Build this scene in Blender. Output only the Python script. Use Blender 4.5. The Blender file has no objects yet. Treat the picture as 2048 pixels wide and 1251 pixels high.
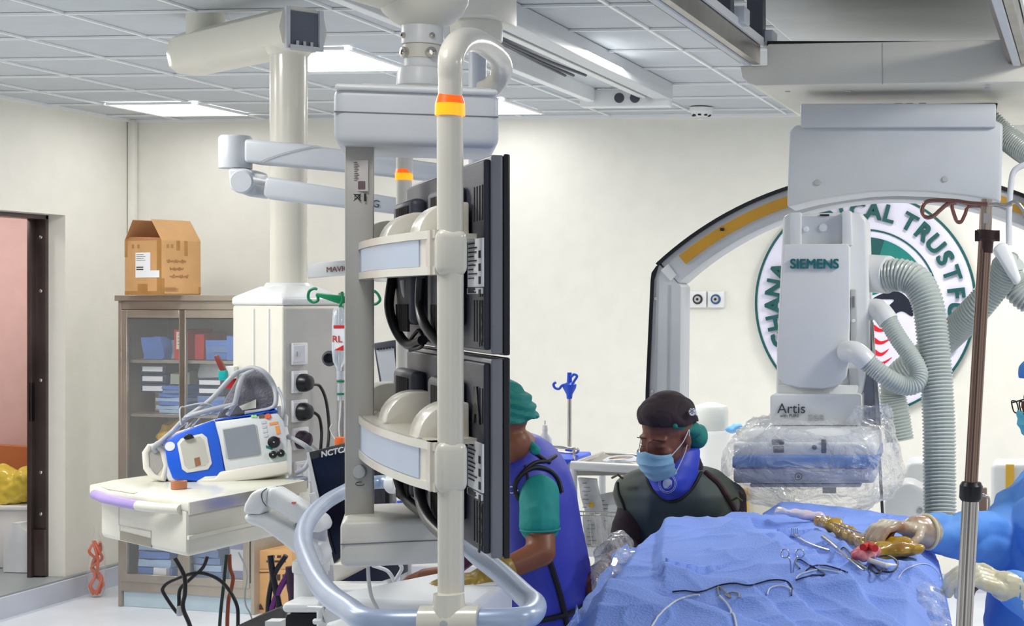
import bpy, bmesh, math, random
from mathutils import Vector, Matrix, noise
random.seed(7)
V = Vector
# ------------------------------------------------------------------ camera, world, light, exposure
F = 3250.0; CX = 1896.0; CY = 600.0; YAW = math.radians(5); CH = 1.94      # focal length and principal point in pixels of 2048x1251
FW = V((-math.sin(YAW), math.cos(YAW), 0)); RT = V((math.cos(YAW), math.sin(YAW), 0)); UP = V((0, 0, 1))
CAM = V((0, 0, CH)); CEIL = CH + 1.254; YB = 10.78; XL = -6.655; LIP = 0.14
sc = bpy.context.scene
cd = bpy.data.cameras.new('camera'); cam = bpy.data.objects.new('camera', cd); sc.collection.objects.link(cam)
cam.location = CAM; cam.rotation_euler = (math.pi / 2, 0, YAW)
cd.sensor_fit = 'HORIZONTAL'; cd.sensor_width = 36; cd.lens = F / 2048 * 36
cd.shift_x = (1024 - CX) / 2048; cd.shift_y = (CY - 625.5) / 2048; cd.clip_start = .05
sc.camera = cam
w = bpy.data.worlds.new('room_ambient'); sc.world = w; w.use_nodes = True
# ambient fill for the open sides; its noise zones are added for metal reflections
wn = w.node_tree.nodes; wl = w.node_tree.links; bg = wn['Background']; bg.inputs[1].default_value = .62
wtc = wn.new('ShaderNodeTexCoord'); wm = wn.new('ShaderNodeMapping'); wm.inputs['Scale'].default_value = (1, 1, .35); wno = wn.new('ShaderNodeTexNoise'); wno.inputs['Scale'].default_value = 2.6; wno.inputs['Detail'].default_value = 1
wr = wn.new('ShaderNodeValToRGB'); wr.color_ramp.elements[0].position = .42; wr.color_ramp.elements[1].position = .56
wr.color_ramp.elements[0].color = (.16, .17, .20, 1); wr.color_ramp.elements[1].color = (1.0, 1.03, 1.08, 1)
wl.new(wtc.outputs['Generated'], wm.inputs[0]); wl.new(wm.outputs[0], wno.inputs['Vector']); wl.new(wno.outputs['Fac'], wr.inputs['Fac']); wl.new(wr.outputs['Color'], bg.inputs[0])
sc.view_settings.view_transform = 'Standard'; sc.view_settings.look = 'None'
sc.view_settings.exposure = 0.2; sc.view_settings.gamma = 1; sc.view_settings.use_curve_mapping = False
def area(x, y, sx, sy, power, z=None, col=(1, .98, .95)):
    l = bpy.data.lights.new('added_area_light', 'AREA'); l.shape = 'RECTANGLE'; l.size = sx; l.size_y = sy; l.energy = power * 1.15; l.color = col
    o = bpy.data.objects.new('added_area_light', l); sc.collection.objects.link(o); o.location = (x, y, z or CEIL - .06)
for x, y, p in ((-5.3, 8.0, 30), (-2.2, 7.9, 36), (-3.9, 4.6, 36), (-1.6, 2.4, 14), (.9, 5.2, 40), (1.9, 9.0, 34), (-.6, 9.4, 26), (-5.6, 5.0, 30), (1.2, 2.6, 14)):
    area(x, y, .6, .6, p, None, (1, .88, .78) if x > 1.5 else (1, .98, .95))  # unseen lamps added under the ceiling; rightmost one warmed to tint the wall
area(XL - 1.1, 9.7, .6, .6, 26, 3.0)      # unseen lamp added to brighten the corridor
# ------------------------------------------------------------------ helpers
def P(px, py, d): return CAM + d * (FW + (px - CX) / F * RT + (CY - py) / F * UP)
def ray(px, py): return FW + (px - CX) / F * RT + (CY - py) / F * UP
def PZ(px, py, z): r = ray(px, py); return CAM + r * ((z - CH) / r.z)
def PY(px, py, Y): r = ray(px, py); return CAM + r * (Y / r.y)
def PX(px, py, X): r = ray(px, py); return CAM + r * (X / r.x)
def lin(c): c /= 255; return c / 12.92 if c <= .04045 else ((c + .055) / 1.055) ** 2.4
MATS = {}
def mat(name, rgb, rough=.5, metal=0, var=.04, scale=8, bump=0, bscale=60, emit=0, coat=0, spec=.5, alpha=1, trans=0, rgb2=None, tex='noise', dist=.0, detail=3):
    if name in MATS: return MATS[name]
    m = bpy.data.materials.new(name); m.use_nodes = True; nt = m.node_tree; b = nt.nodes['Principled BSDF']
    col = [lin(c) for c in rgb]
    tc = nt.nodes.new('ShaderNodeTexCoord')
    n = nt.nodes.new('ShaderNodeTexNoise'); n.inputs['Scale'].default_value = scale; n.inputs['Detail'].default_value = detail; n.inputs['Distortion'].default_value = dist
    nt.links.new(tc.outputs['Object'], n.inputs['Vector'])
    r = nt.nodes.new('ShaderNodeValToRGB')
    c2 = [lin(c) for c in rgb2] if rgb2 else [min(1, c * (1 + var)) for c in col]
    c1 = col if rgb2 else [c * (1 - var) for c in col]
    r.color_ramp.elements[0].color = (*c1, 1); r.color_ramp.elements[1].color = (*c2, 1)
    r.color_ramp.elements[0].position = .35; r.color_ramp.elements[1].position = .65
    nt.links.new(n.outputs['Fac'], r.inputs['Fac']); nt.links.new(r.outputs['Color'], b.inputs['Base Color'])
    b.inputs['Roughness'].default_value = rough; b.inputs['Metallic'].default_value = metal
    b.inputs['Specular IOR Level'].default_value = spec; b.inputs['Coat Weight'].default_value = coat; b.inputs['Coat Roughness'].default_value = .08
    b.inputs['Transmission Weight'].default_value = trans
    if emit:
        nt.links.new(r.outputs['Color'], b.inputs['Emission Color']); b.inputs['Emission Strength'].default_value = emit
    if bump:
        if tex == 'noise':
            t = nt.nodes.new('ShaderNodeTexNoise'); t.inputs['Detail'].default_value = 4; out = t.outputs['Fac']
        elif tex == 'voronoi':
            t = nt.nodes.new('ShaderNodeTexVoronoi'); out = t.outputs['Distance']
        else:
            t = nt.nodes.new('ShaderNodeTexWave'); t.inputs['Distortion'].default_value = 2; out = t.outputs['Fac']
        t.inputs['Scale'].default_value = bscale
        nt.links.new(tc.outputs['Object'], t.inputs['Vector'])
        bp = nt.nodes.new('ShaderNodeBump'); bp.inputs['Strength'].default_value = min(1, bump); bp.inputs['Distance'].default_value = .004
        nt.links.new(out, bp.inputs['Height']); nt.links.new(bp.outputs['Normal'], b.inputs['Normal'])
    if alpha < 1:
        b.inputs['Alpha'].default_value = alpha
    MATS[name] = m; return m
def film(name, tint=(235, 240, 248), lo=.12, hi=.6, bscale=18, rough=.08, dist=1.5, strength=1, bdist=.03):
    m = bpy.data.materials.new(name); m.use_nodes = True; nt = m.node_tree; nt.nodes.clear()
    o = nt.nodes.new('ShaderNodeOutputMaterial'); mx = nt.nodes.new('ShaderNodeMixShader')
    tr = nt.nodes.new('ShaderNodeBsdfTransparent'); p = nt.nodes.new('ShaderNodeBsdfPrincipled')
    p.inputs['Base Color'].default_value = (*[lin(c) for c in tint], 1); p.inputs['Roughness'].default_value = rough; p.inputs['Coat Weight'].default_value = 1
    tc = nt.nodes.new('ShaderNodeTexCoord'); n = nt.nodes.new('ShaderNodeTexNoise'); n.inputs['Scale'].default_value = bscale; n.inputs['Detail'].default_value = 5; n.inputs['Distortion'].default_value = dist
    nt.links.new(tc.outputs['Object'], n.inputs['Vector'])
    bp = nt.nodes.new('ShaderNodeBump'); bp.inputs['Strength'].default_value = strength; bp.inputs['Distance'].default_value = bdist
    nt.links.new(n.outputs['Fac'], bp.inputs['Height']); nt.links.new(bp.outputs['Normal'], p.inputs['Normal'])
    lw = nt.nodes.new('ShaderNodeLayerWeight'); lw.inputs['Blend'].default_value = .35; nt.links.new(bp.outputs['Normal'], lw.inputs['Normal'])
    mr = nt.nodes.new('ShaderNodeMapRange'); mr.inputs['To Min'].default_value = lo; mr.inputs['To Max'].default_value = hi
    nt.links.new(lw.outputs['Facing'], mr.inputs['Value']); nt.links.new(mr.outputs[0], mx.inputs[0])
    nt.links.new(tr.outputs[0], mx.inputs[1]); nt.links.new(p.outputs[0], mx.inputs[2]); nt.links.new(mx.outputs[0], o.inputs[0])
    return m
ROOT = {}
def fin(o, label, cat, group=None, kind=None):
    if label: o['label'] = label
    if cat: o['category'] = cat
    if group: o['group'] = group
    if kind: o['kind'] = kind
    return o
def thing(name, label, cat, loc, group=None):
    o = bpy.data.objects.new(name, None); sc.collection.objects.link(o); o.location = loc; o.empty_display_size = .05
    ROOT[o.name] = V(loc); return fin(o, label, cat, group)
def basis(x, y=None, z=None):
    x = V(x).normalized(); z = V(z) if z is not None else UP
    y = z.cross(x).normalized(); z = x.cross(y).normalized()
    return Matrix((x, y, z)).transposed()
CROT = Matrix((RT, FW, UP)).transposed()
ID = Matrix.Identity(3)
def spline(pts, n=8, closed=False):
    pts = [V(p) for p in pts]; out = []; N = len(pts)
    if N < 3: return pts
    for i in range(N if closed else N - 1):
        if closed: a, b, c, d = pts[i - 1], pts[i], pts[(i + 1) % N], pts[(i + 2) % N]
        else: a, b, c, d = pts[max(i - 1, 0)], pts[i], pts[i + 1], pts[min(i + 2, N - 1)]
        for k in range(n):
            t = k / n
            out.append(.5 * ((2 * b) + (c - a) * t + (2 * a - 5 * b + 4 * c - d) * t * t + (3 * b - a - 3 * c + d) * t ** 3))
    if not closed: out.append(pts[-1])
    return out
class M:
    def __init__(s): s.bm = bmesh.new()
    def box(s, c, size, rot=ID, z0=None):
        c = V(c); h = V(size) / 2; vs = []
        for dx in (-1, 1):
            for dy in (-1, 1):
                for dz in (-1, 1): vs.append(s.bm.verts.new(c + rot @ V((dx * h.x, dy * h.y, dz * h.z))))
        for f in ((0, 1, 3, 2), (4, 6, 7, 5), (0, 4, 5, 1), (2, 3, 7, 6), (0, 2, 6, 4), (1, 5, 7, 3)): s.bm.faces.new([vs[i] for i in f])
        return s
    def prism(s, pts, vec):
        vec = V(vec); a = [s.bm.verts.new(V(p)) for p in pts]; b = [s.bm.verts.new(V(p) + vec) for p in pts]; n = len(a)
        s.bm.faces.new(a); s.bm.faces.new(b[::-1])
        for i in range(n): s.bm.faces.new((a[i], b[i], b[(i + 1) % n], a[(i + 1) % n]))
        return s
    def loft(s, rings, cap=True, closed=False):
        R_ = [[s.bm.verts.new(V(p)) for p in r] for r in rings]; n = len(R_[0]); m = len(R_)
        for j in range(m if closed else m - 1):
            a, b = R_[j], R_[(j + 1) % m]
            for i in range(n): s.bm.faces.new((a[i], a[(i + 1) % n], b[(i + 1) % n], b[i]))
        if cap and not closed: s.bm.faces.new(R_[0][::-1]); s.bm.faces.new(R_[-1])
        return s
    def sheet(s, rows):
        R_ = [[s.bm.verts.new(V(p)) for p in r] for r in rows]
        for j in range(len(R_) - 1):
            for i in range(len(R_[0]) - 1): s.bm.faces.new((R_[j][i], R_[j][i + 1], R_[j + 1][i + 1], R_[j + 1][i]))
        return s
    def tube(s, pts, r, seg=10, closed=False, flat=1, updir=None, cap=True):
        pts = [V(p) for p in pts]; n = len(pts); rs = r if isinstance(r, (list, tuple)) else [r] * n
        T = []
        for i in range(n):
            if closed: t = pts[(i + 1) % n] - pts[i - 1]
            else: t = pts[min(i + 1, n - 1)] - pts[max(i - 1, 0)]
            T.append(t.normalized() if t.length > 1e-9 else UP)
        u = updir and V(updir) or (UP if abs(T[0].z) < .9 else V((1, 0, 0)))
        rings = []; nrm = (u - T[0] * u.dot(T[0])).normalized()
        for i in range(n):
            nrm = (nrm - T[i] * nrm.dot(T[i])); nrm = nrm.normalized() if nrm.length > 1e-6 else T[i].orthogonal().normalized()
            bn = T[i].cross(nrm)
            rings.append([pts[i] + nrm * (math.cos(a) * rs[i]) + bn * (math.sin(a) * rs[i] * flat) for a in [2 * math.pi * k / seg for k in range(seg)]])
        return s.loft(rings, cap, closed)
    def cyl(s, a, b, r, r2=None, seg=20): return s.tube([V(a), V(b)], [r, r if r2 is None else r2], seg)
    def lathe(s, c, prof, axis=UP, seg=24, ref=None):
        axis = V(axis).normalized(); x = axis.orthogonal().normalized(); y = axis.cross(x); c = V(c)
        return s.loft([[c + axis * z + x * (math.cos(a) * r) + y * (math.sin(a) * r) for a in [2 * math.pi * k / seg for k in range(seg)]] for r, z in prof])
    def ball(s, c, r, rot=ID, seg=16):
        r = V(r) if not isinstance(r, (int, float)) else V((r, r, r)); c = V(c); rings = []
        for j in range(1, seg // 2 + 1):
            t = math.pi * j / (seg // 2 + 1)
            rings.append([c + rot @ V((r.x * math.sin(t) * math.cos(a), r.y * math.sin(t) * math.sin(a), r.z * math.cos(t))) for a in [2 * math.pi * k / seg for k in range(seg)]])
        return s.loft(rings[::-1])
    def cap(s, a, b, ra, rb, seg=12):       # capsule
        a = V(a); b = V(b); ax = (b - a); L = ax.length
        if L < 1e-6: return s.ball(a, ra)
        ax /= L; prof = [(ra * math.sin(t), -ra * math.cos(t)) for t in (.2, .6, 1.0, 1.4)] + [(rb * math.cos(t), L + rb * math.sin(t)) for t in (.1, .5, .9, 1.35)]
        return s.lathe(a, prof, ax, seg)
    def bevel(s, w, seg=2, ang=30):
        bmesh.ops.recalc_face_normals(s.bm, faces=s.bm.faces[:])
        es = [e for e in s.bm.edges if len(e.link_faces) == 2 and e.calc_face_angle(0) > math.radians(ang)]
        if es: bmesh.ops.bevel(s.bm, geom=es, offset=w, segments=seg, profile=.5, affect='EDGES', clamp_overlap=True)
        return s
    def warp(s, f):
        for v in s.bm.verts: v.co = f(v.co.copy())
        return s
    def mesh(s, name, loc, ang=38):
        bmesh.ops.recalc_face_normals(s.bm, faces=s.bm.faces[:])
        for v in s.bm.verts: v.co -= loc
        me = bpy.data.meshes.new(name); s.bm.to_mesh(me); s.bm.free()
        me.shade_smooth(); me.set_sharp_from_angle(angle=math.radians(ang)); return me
    def put(s, name, m, parent=None, label=None, cat=None, group=None, kind=None, loc=None, ang=38):
        if parent is not None:
            L = ROOT[parent.name]
        else:
            if loc is None:
                vs = [v.co for v in s.bm.verts]
                loc = V((sum(v.x for v in vs) / len(vs), sum(v.y for v in vs) / len(vs), min(v.z for v in vs)))
            L = V(loc)
        me = s.mesh(name, L, ang); me.materials.append(m)
        o = bpy.data.objects.new(name, me); sc.collection.objects.link(o)
        if parent is not None: o.parent = parent; ROOT[o.name] = L.copy()
        else: o.location = L; ROOT[o.name] = L.copy()
        if kind == 'structure' : o['kind'] = kind; return o
        return fin(o, label, cat, group, kind)
    def remesh(s, voxel, smooth=4, disp=None):
        """fuse every closed piece into one continuous surface"""
        bmesh.ops.recalc_face_normals(s.bm, faces=s.bm.faces[:])
        me = bpy.data.meshes.new('t'); s.bm.to_mesh(me); s.bm.free(); o = bpy.data.objects.new('t', me); sc.collection.objects.link(o)
        r = o.modifiers.new('r', 'REMESH'); r.mode = 'VOXEL'; r.voxel_size = voxel
        if smooth:
            k = o.modifiers.new('s', 'SMOOTH'); k.iterations = smooth; k.factor = .5
        dg = bpy.context.evaluated_depsgraph_get(); dg.update(); m2 = bpy.data.meshes.new_from_object(o.evaluated_get(dg))
        bpy.data.objects.remove(o); s.bm = bmesh.new(); s.bm.from_mesh(m2); bpy.data.meshes.remove(m2)
        if disp:
            s.bm.normal_update()
            for v in s.bm.verts: v.co += v.normal * disp(v.co)
        return s
# parts as sub-parts need their root offset: a part's parent chain keeps the root location
_put = M.put
def put(s, name, m, parent=None, **k): return _put(s, name, m, parent, **k)
def pp(pts, d): return [P(x, y, d) for x, y in pts]                # outline standing at distance d
def fbox(x0, y0, x1, y1, d, t, m=None, bev=0, seg=2):             # box whose front spans two picture corners at distance d, t deep
    m = m or M(); a = P(x0, y1, d); b = P(x1, y0, d); c = (a + b) / 2 + FW * t / 2; w = (b - a)
    m.box(c, (abs(w.dot(RT)), t, abs(w.z)), CROT)
    if bev: m.bevel(bev, seg)
    return m
def text(s, size, c, xdir, ydir, depth=.002, bold=0, align='CENTER', shear=0):
    cu = bpy.data.curves.new('t', 'FONT'); cu.body = s; cu.size = size; cu.extrude = depth;  cu.align_x = align; cu.align_y = 'CENTER'; cu.resolution_u = 5; cu.shear = shear
    o = bpy.data.objects.new('t', cu); sc.collection.objects.link(o)
    dg = bpy.context.evaluated_depsgraph_get(); dg.update(); me = bpy.data.meshes.new_from_object(o.evaluated_get(dg))
    x = V(xdir); y = V(ydir); z = x.normalized().cross(y.normalized()); c = V(c)
    m = M(); base = 0
    for k, (ox, oy) in enumerate(((-bold, -bold), (bold, -bold), (-bold, bold), (bold, bold)) if bold else ((0, 0),)):      # bold strokes: the glyphs laid over themselves
        m.bm.from_mesh(me); m.bm.verts.ensure_lookup_table()
        for v in m.bm.verts[base:]: v.co = c + x * (v.co.x + ox) + y * (v.co.y + oy) + z * (v.co.z + .00002 * k)
        base = len(m.bm.verts)
    bpy.data.objects.remove(o); bpy.data.meshes.remove(me)
    return m
def join(ms):
    a = M()
    for m in ms:
        t = bpy.data.meshes.new('t'); m.bm.to_mesh(t); a.bm.from_mesh(t); bpy.data.meshes.remove(t); m.bm.free()
    return a
def corrugated(pts, r, pitch=.012, amp=.07, seg=16):
    sp = spline(pts, 24); L = [0]
    for a, b in zip(sp, sp[1:]): L.append(L[-1] + (b - a).length)
    n = int(L[-1] / pitch * 4); out = []; rs = []; j = 0
    for i in range(n + 1):
        t = L[-1] * i / n
        while j < len(L) - 2 and L[j + 1] < t: j += 1
        f = (t - L[j]) / max(1e-9, L[j + 1] - L[j]); out.append(sp[j].lerp(sp[j + 1], f)); rs.append(r * (1 + amp * (1, .35, -1, .35)[i % 4]))
    return M().tube(out, rs, seg)
def nz(p, s=1.0, o=0): return noise.noise(V(p) * s + V((o, o * 1.7, -o)))
# ------------------------------------------------------------------ materials
wall_m = mat('cream_wall_paint', (238, 236, 226), .55, bump=.1, bscale=90, var=.015)
ceil_m = mat('ceiling_tile', (196, 201, 205), .9, bump=.15, bscale=200, var=.02)
grid_m = mat('ceiling_grid_white', (244, 246, 246), .4, var=.01)
floor_m = mat('vinyl_floor', (214, 220, 228), .35, var=.04, scale=3)
lip_m = mat('grey_vinyl_ledge', (150, 158, 160), .4, scale=3)
ridge_m = mat('grey_skirting', (196, 200, 212), .45, scale=3)
pink_m = mat('pink_corridor_wall', (206, 172, 166), .7, var=.03)
steel_m = mat('brushed_steel', (176, 172, 165), .3, .85, var=.12, scale=5)
dsteel_m = mat('dark_door_steel', (96, 84, 82), .35, .7, var=.25, scale=2)
white_m = mat('white_plastic', (232, 234, 233), .35, var=.015)
cream_m = mat('cream_plastic', (228, 225, 212), .38, var=.015)
grey_m = mat('grey_plastic', (186, 188, 188), .4, var=.02)
lgrey_m = mat('light_grey_plastic', (208, 212, 216), .38, var=.02)
dgrey_m = mat('dark_grey_plastic', (70, 72, 82), .45, var=.06)
mon_m = mat('monitor_charcoal_plastic', (52, 54, 66), .5, var=.08, bump=.1, bscale=300)
black_m = mat('black_plastic', (20, 20, 26), .35, var=.1)
screen_m = mat('grey_lcd_glass', (140, 146, 156), .2, var=.03)
dark_m = mat('dark_recess', (30, 26, 28), .7, var=.1)
alu_m = mat('blue_grey_aluminium', (190, 204, 226), .4, .25, var=.03)
tube_m = mat('cream_enamel_tube', (226, 222, 208), .25, var=.02, coat=.3)
ring_m = mat('silver_grip_tube', (172, 188, 214), .3, .25, var=.04)
card_m = mat('cardboard', (206, 160, 108), .85, var=.06, scale=6)
card2_m = mat('cardboard_inside', (176, 124, 80), .9, var=.06)
tape_m = mat('packing_tape', (176, 128, 70), .25, var=.1)
paper_m = mat('white_paper', (240, 242, 246), .6, var=.01)
ink_m = mat('ink_black', (30, 30, 34), .6)
red_m = mat('red_print', (214, 40, 44), .5)
blue_m = mat('royal_blue_plastic', (30, 96, 222), .35, var=.03)
teal_m = mat('teal_lettering', (0, 112, 116), .45)
green_m = mat('green_plastic', (0, 128, 78), .35)
glass_m = film('cabinet_glass', (200, 205, 205), .06, .35, 1, .03, 0, .0, .0)
def metalcol(n, c, r=.25): return mat(n, c, r, .9, var=.1, scale=4)
chrome_m = metalcol('polished_steel', (205, 200, 192), .18)
# ------------------------------------------------------------------ room shell
def struct(m, name, mt): return m.put(name, mt, kind='structure', loc=(0, 0, 0))
X1 = 3.2
struct(M().box((-1.8, 5.2, -.05), (10, 12, .1)), 'floor', floor_m)
struct(M().box(((XL + X1) / 2 - 1.0, 5.3, CEIL + .05), (X1 - XL + 2.2, 11.2, .1)), 'ceiling', ceil_m)
struct(M().box(((XL + X1) / 2, YB + .1, CEIL / 2), (X1 - XL + .4, .2, CEIL + .2)), 'wall_back', wall_m)
YJ = 10.05; DOORZ = P(130, 430, 10.59).z; DOORY = 8.6
lw_ = M(); t = .23
lw_.box((XL - t / 2, (YJ + YB) / 2 + .05, (CEIL + LIP) / 2), (t, YB - YJ + .1, CEIL - LIP))
lw_.box((XL - t / 2, (YJ + DOORY) / 2, (DOORZ + CEIL) / 2), (t, YJ - DOORY, CEIL - DOORZ))
lw_.box((XL - t / 2, (DOORY + 4) / 2, (CEIL + LIP) / 2), (t, DOORY - 4, CEIL - LIP))
struct(lw_, 'wall_left', wall_m)
# riser with a rounded lip below the left wall, and the raised corridor floor
struct(M().box((XL - t / 2 + .03, 7.4, LIP / 2 - .006), (t + .06, 6.8, LIP - .012)), 'baseboard_left', ridge_m)
struct(M().box((XL - 1.3, 7.4, LIP - .01), (2.6 + .07, 6.8, .02)).bevel(.006), 'trim_1', lip_m)
struct(M().box((XL / 2 + X1 / 2, YB - .01, .06), (X1 - XL, .03, .12)), 'baseboard_back', ridge_m)
struct(M().box((XL - 2.0, 8, 1.6), (.1, 7, 3.2)).box((XL - 1.2, 10.95, 1.6), (1.7, .1, 3.2)), 'wall_corridor', pink_m)
# corner conduit
struct(M().box((XL + .03, YB - .03, (CEIL + LIP) / 2), (.05, .05, CEIL - LIP)).bevel(.01), 'trim_2', wall_m)
# ceiling grid
g = M()
for k in range(-1, 17):
    x = -6.27 + .606 * k
    if x > XL: g.box((x, 5.4, CEIL - .006), (.016, 10.7, .01))
for k in range(0, 14): g.box(((XL + X1) / 2, 10.46 - .625 * k, CEIL - .008), (X1 - XL, .013, .01))
g.box((XL + .012, 5.4, CEIL - .01), (.024, 10.8, .02)); g.box(((XL + X1) / 2, YB - .012, CEIL - .01), (X1 - XL, .024, .02))
struct(g, 'trim_3', grid_m)
# door frame of dark steel in the reveal
def door_frame():
    m = M(); x0, x1 = XL - .115, XL - .225
    m.box(((x0 + x1) / 2, YJ - .012, (DOORZ + LIP) / 2), (x0 - x1, .03, DOORZ - LIP)); m.box(((x0 + x1) / 2, (YJ + DOORY) / 2, DOORZ - .014), (x0 - x1, YJ - DOORY, .03))
    m.box((x1 + .02, YJ - .04, (DOORZ + LIP) / 2), (.03, .05, DOORZ - LIP))
    m.box(((x0 + x1) / 2, DOORY + .012, (DOORZ + LIP) / 2), (x0 - x1, .03, DOORZ - LIP))
    r = struct(m.bevel(.003), 'door_1', dsteel_m)
    for z in (.45, .72, 1.32, 1.9, 2.25):
        M().lathe((XL - .15, YJ - .027, z + .1), [(.011, 0), (.012, .004), (.006, .008)], (0, -1, 0), 12).put('screw', chrome_m, r)
    M().box((XL - .2, YJ - .045, 1.28), (.02, .04, .26)).bevel(.004).put('hinge', black_m, r)
    M().box((XL - .16, YJ - .04, .3), (.1, .02, .3)).bevel(.004).put('kick_plate', dsteel_m, r)
door_frame()
# lit ceiling panels that the photograph shows
emit_m = mat('lit_diffuser', (255, 254, 255), .5, emit=5.0, var=0)
def panel(cs, label):
    q = [PZ(x, y, CEIL - .012) for x, y in cs]
    x0 = (q[0].x + q[3].x) / 2; x1 = (q[1].x + q[2].x) / 2; y1 = (q[0].y + q[1].y) / 2; y0 = (q[2].y + q[3].y) / 2
    c = V(((x0 + x1) / 2, (y0 + y1) / 2, CEIL - .018)); r = thing('ceiling_light', label, 'ceiling light', c)
    f = M(); sx = (x0 - x1); sy = y1 - y0; sx = abs(sx)
    for s in (-1, 1): f.box(c + V((s * sx / 2, 0, .004)), (.03, sy + .03, .014)); f.box(c + V((0, s * sy / 2, .004)), (sx - .03, .03, .014))
    f.put('frame', grid_m, r); M().box(c + V((0, 0, .004)), (sx - .02, sy - .02, .012)).put('diffuser', emit_m, r)
panel([(471, 98), (716, 96), (808, 139), (612, 140)], 'large glowing square ceiling light behind the thick white column')
panel([(210, 206), (405, 206), (488, 229), (318, 230)], 'glowing square ceiling light above the cardboard box near the corner')
panel([(815, 200), (1000, 198), (1090, 226), (905, 227)], 'glowing ceiling light peeking out right of the white rig top box')
# smoke detector
d = PZ(1403, 219, CEIL - .02); r = thing('smoke_detector', 'small round white smoke detector on the ceiling left of the gantry carriage', 'smoke detector', d)
M().lathe(d + V((0, 0, .012)), [(.075, 0), (.075, -.02), (.06, -.045), (.03, -.06), (.028, -.075)]).put('body', white_m, r)
m = M()
for a in range(8): m.box(d + V((.052 * math.cos(a * .785), .052 * math.sin(a * .785), -.038)), (.018, .018, .01))
m.put('vent', dark_m, r)
# suspension rails along the ceiling: each from near the camera to its far end
def rail(label, lines, z, yend, ystart, mts, name='ceiling_rail', grp=None):
    # lines: x-range [(x0,x1,dz,h,mat)] in room X
    r = thing(name, label, 'ceiling rail', (lines[0][0], yend, z)); n = 0
    for (x0, x1, z0, z1, mt, nm) in lines:
        m = M().box(((x0 + x1) / 2, (ystart + yend) / 2, (z0 + z1) / 2), (abs(x1 - x0), yend - ystart, z1 - z0)).bevel(.003, 1)
        m.put(nm, mt, r)
    return r
c0 = PZ(1322, 190, CEIL - .07); c1 = PZ(1205, 200, CEIL - .07)
xr = c0.x; xl = c1.x; ye = c0.y
r = rail('long open white ceiling rail with dusty channel ending left of smoke detector', [
    (xr - .03, xr + .07, CEIL - .10, CEIL - .002, lgrey_m, 'right_beam'), (xr - .07, xr - .035, CEIL - .07, CEIL - .002, dark_m, 'slot'),
    (xr - .12, xr - .075, CEIL - .09, CEIL - .002, white_m, 'inner_lip'), (xl - .02, xl + .03, CEIL - .11, CEIL - .002, grid_m, 'left_beam'),
    (xl + .03, xr - .12, CEIL - .03, CEIL - .002, lgrey_m, 'channel')], CEIL - .1, ye, 3.2, None)
M().box(((xl + xr) / 2, ye - .01, CEIL - .09), (xr - xl + .12, .08, .1)).bevel(.008).put('end_cap', white_m, r)
for px in (1213, 1246):
    a = P(px, 181, (V((0, ye - .06, 0)) - CAM).dot(FW)); a = V((a.x, ye - .05, CEIL - .09)); M().lathe(a, [(.03, 0), (.026, .012), (.01, .014)], (0, -1, 0), 14).put('bolt', dgrey_m, r)
m = M()
for k in range(3): m.tube(spline([V((xl + .10 + .04 * k + .03 * math.sin(y * 2 + k), y, CEIL - .05)) for y in [4 + i * .5 for i in range(int((ye - 4.1) / .5))]]), .008, 6)
m.put('loose_cable', dgrey_m, r)
# ------------------------------------------------------------------ gantry trolley under the ceiling, right
TD = 6.1
def tz(y, d=TD): return P(1700, y, d).z
prof = [(1480, 132), (1534, 132), (1534, 91), (1537, 88), (2008, 79), (2012, 84), (2014, 118), (2110, 118), (2110, 158), (2085, 163), (1512, 171), (1495, 166), (1484, 155)]
tr = thing('gantry_trolley', 'wide cream ceiling trolley carrying the scanner gantry at upper right', 'trolley', P(1780, 170, 6.8))
M().prism(pp(prof, TD), V((0, 1.5, 0))).bevel(.02, 3).put('housing', cream_m, tr)
fbox(1764.5, 86, 1766, 168, TD - .002, .01).put('seam', grey_m, tr)
for a, b in ((1575, 181), (1696, 181), (1975, 174)): p = PZ(a, b, tz(171) + .004); M().lathe(p, [(.012, 0), (.01, -.006), (.003, -.007)]).put('screw', grey_m, tr)
fbox(1612, 198, 1995, 210, 6.75, .25).put('slot', dark_m, tr)
for x in (1750, 1790, 1812, 1838): fbox(x, 199, x + 14, 207, 6.7, .05).put('roller', grey_m, tr)
# rails the trolley hangs from
zr = tz(130)
for lab, xa, xb, pxs in (('dark steel ceiling rail pair running to the left shoulder of the gantry trolley', 1480, 1528, 0), ('grey ceiling rail running to the right shoulder of the gantry trolley', 2016, 2065, 1)):
    a = P(xa, 130, TD - .0); b = P(xb, 130, TD)
    xa_, xb_ = a.x, b.x; wv = xb_ - xa_
    yend = a.y - .005
    rr = thing('gantry_rail', lab, 'ceiling rail', (xa_, yend, zr))
    M().box(((xa_ + .012), 3.9, zr + .05), (.02, (yend - 3.9) * 2, .09)).put('outer_flange', dsteel_m, rr)
    M().box((xa_ + wv * .36, 3.9, zr + .02), (wv * .34, (yend - 3.9) * 2, .05)).bevel(.004, 1).put('running_strip', lgrey_m, rr)
    M().box((xa_ + wv * .72, 3.9, zr + .05), (wv * .3, (yend - 3.9) * 2, .10)).put('track', steel_m, rr)
    M().box((xa_ + wv * .97, 3.9, zr + .085), (wv * .1, (yend - 3.9) * 2, .03)).put('inner_flange', white_m, rr)
    for y in (5.0, 5.6, 6.1): M().box((xa_ + wv * 1.02, y, zr + .11), (.05, .08, .06)).bevel(.005, 1).put('clip', lgrey_m, rr)
    for y in (4.2, 5.5, 6.05): M().box((xa_ + wv * .6, y, (zr + .09 + CEIL) / 2), (.06, .06, CEIL - zr - .1)).put('hanger', dgrey_m, rr)
a = P(1530, 84, 6.3); b = P(2012, 84, 6.3)
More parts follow.
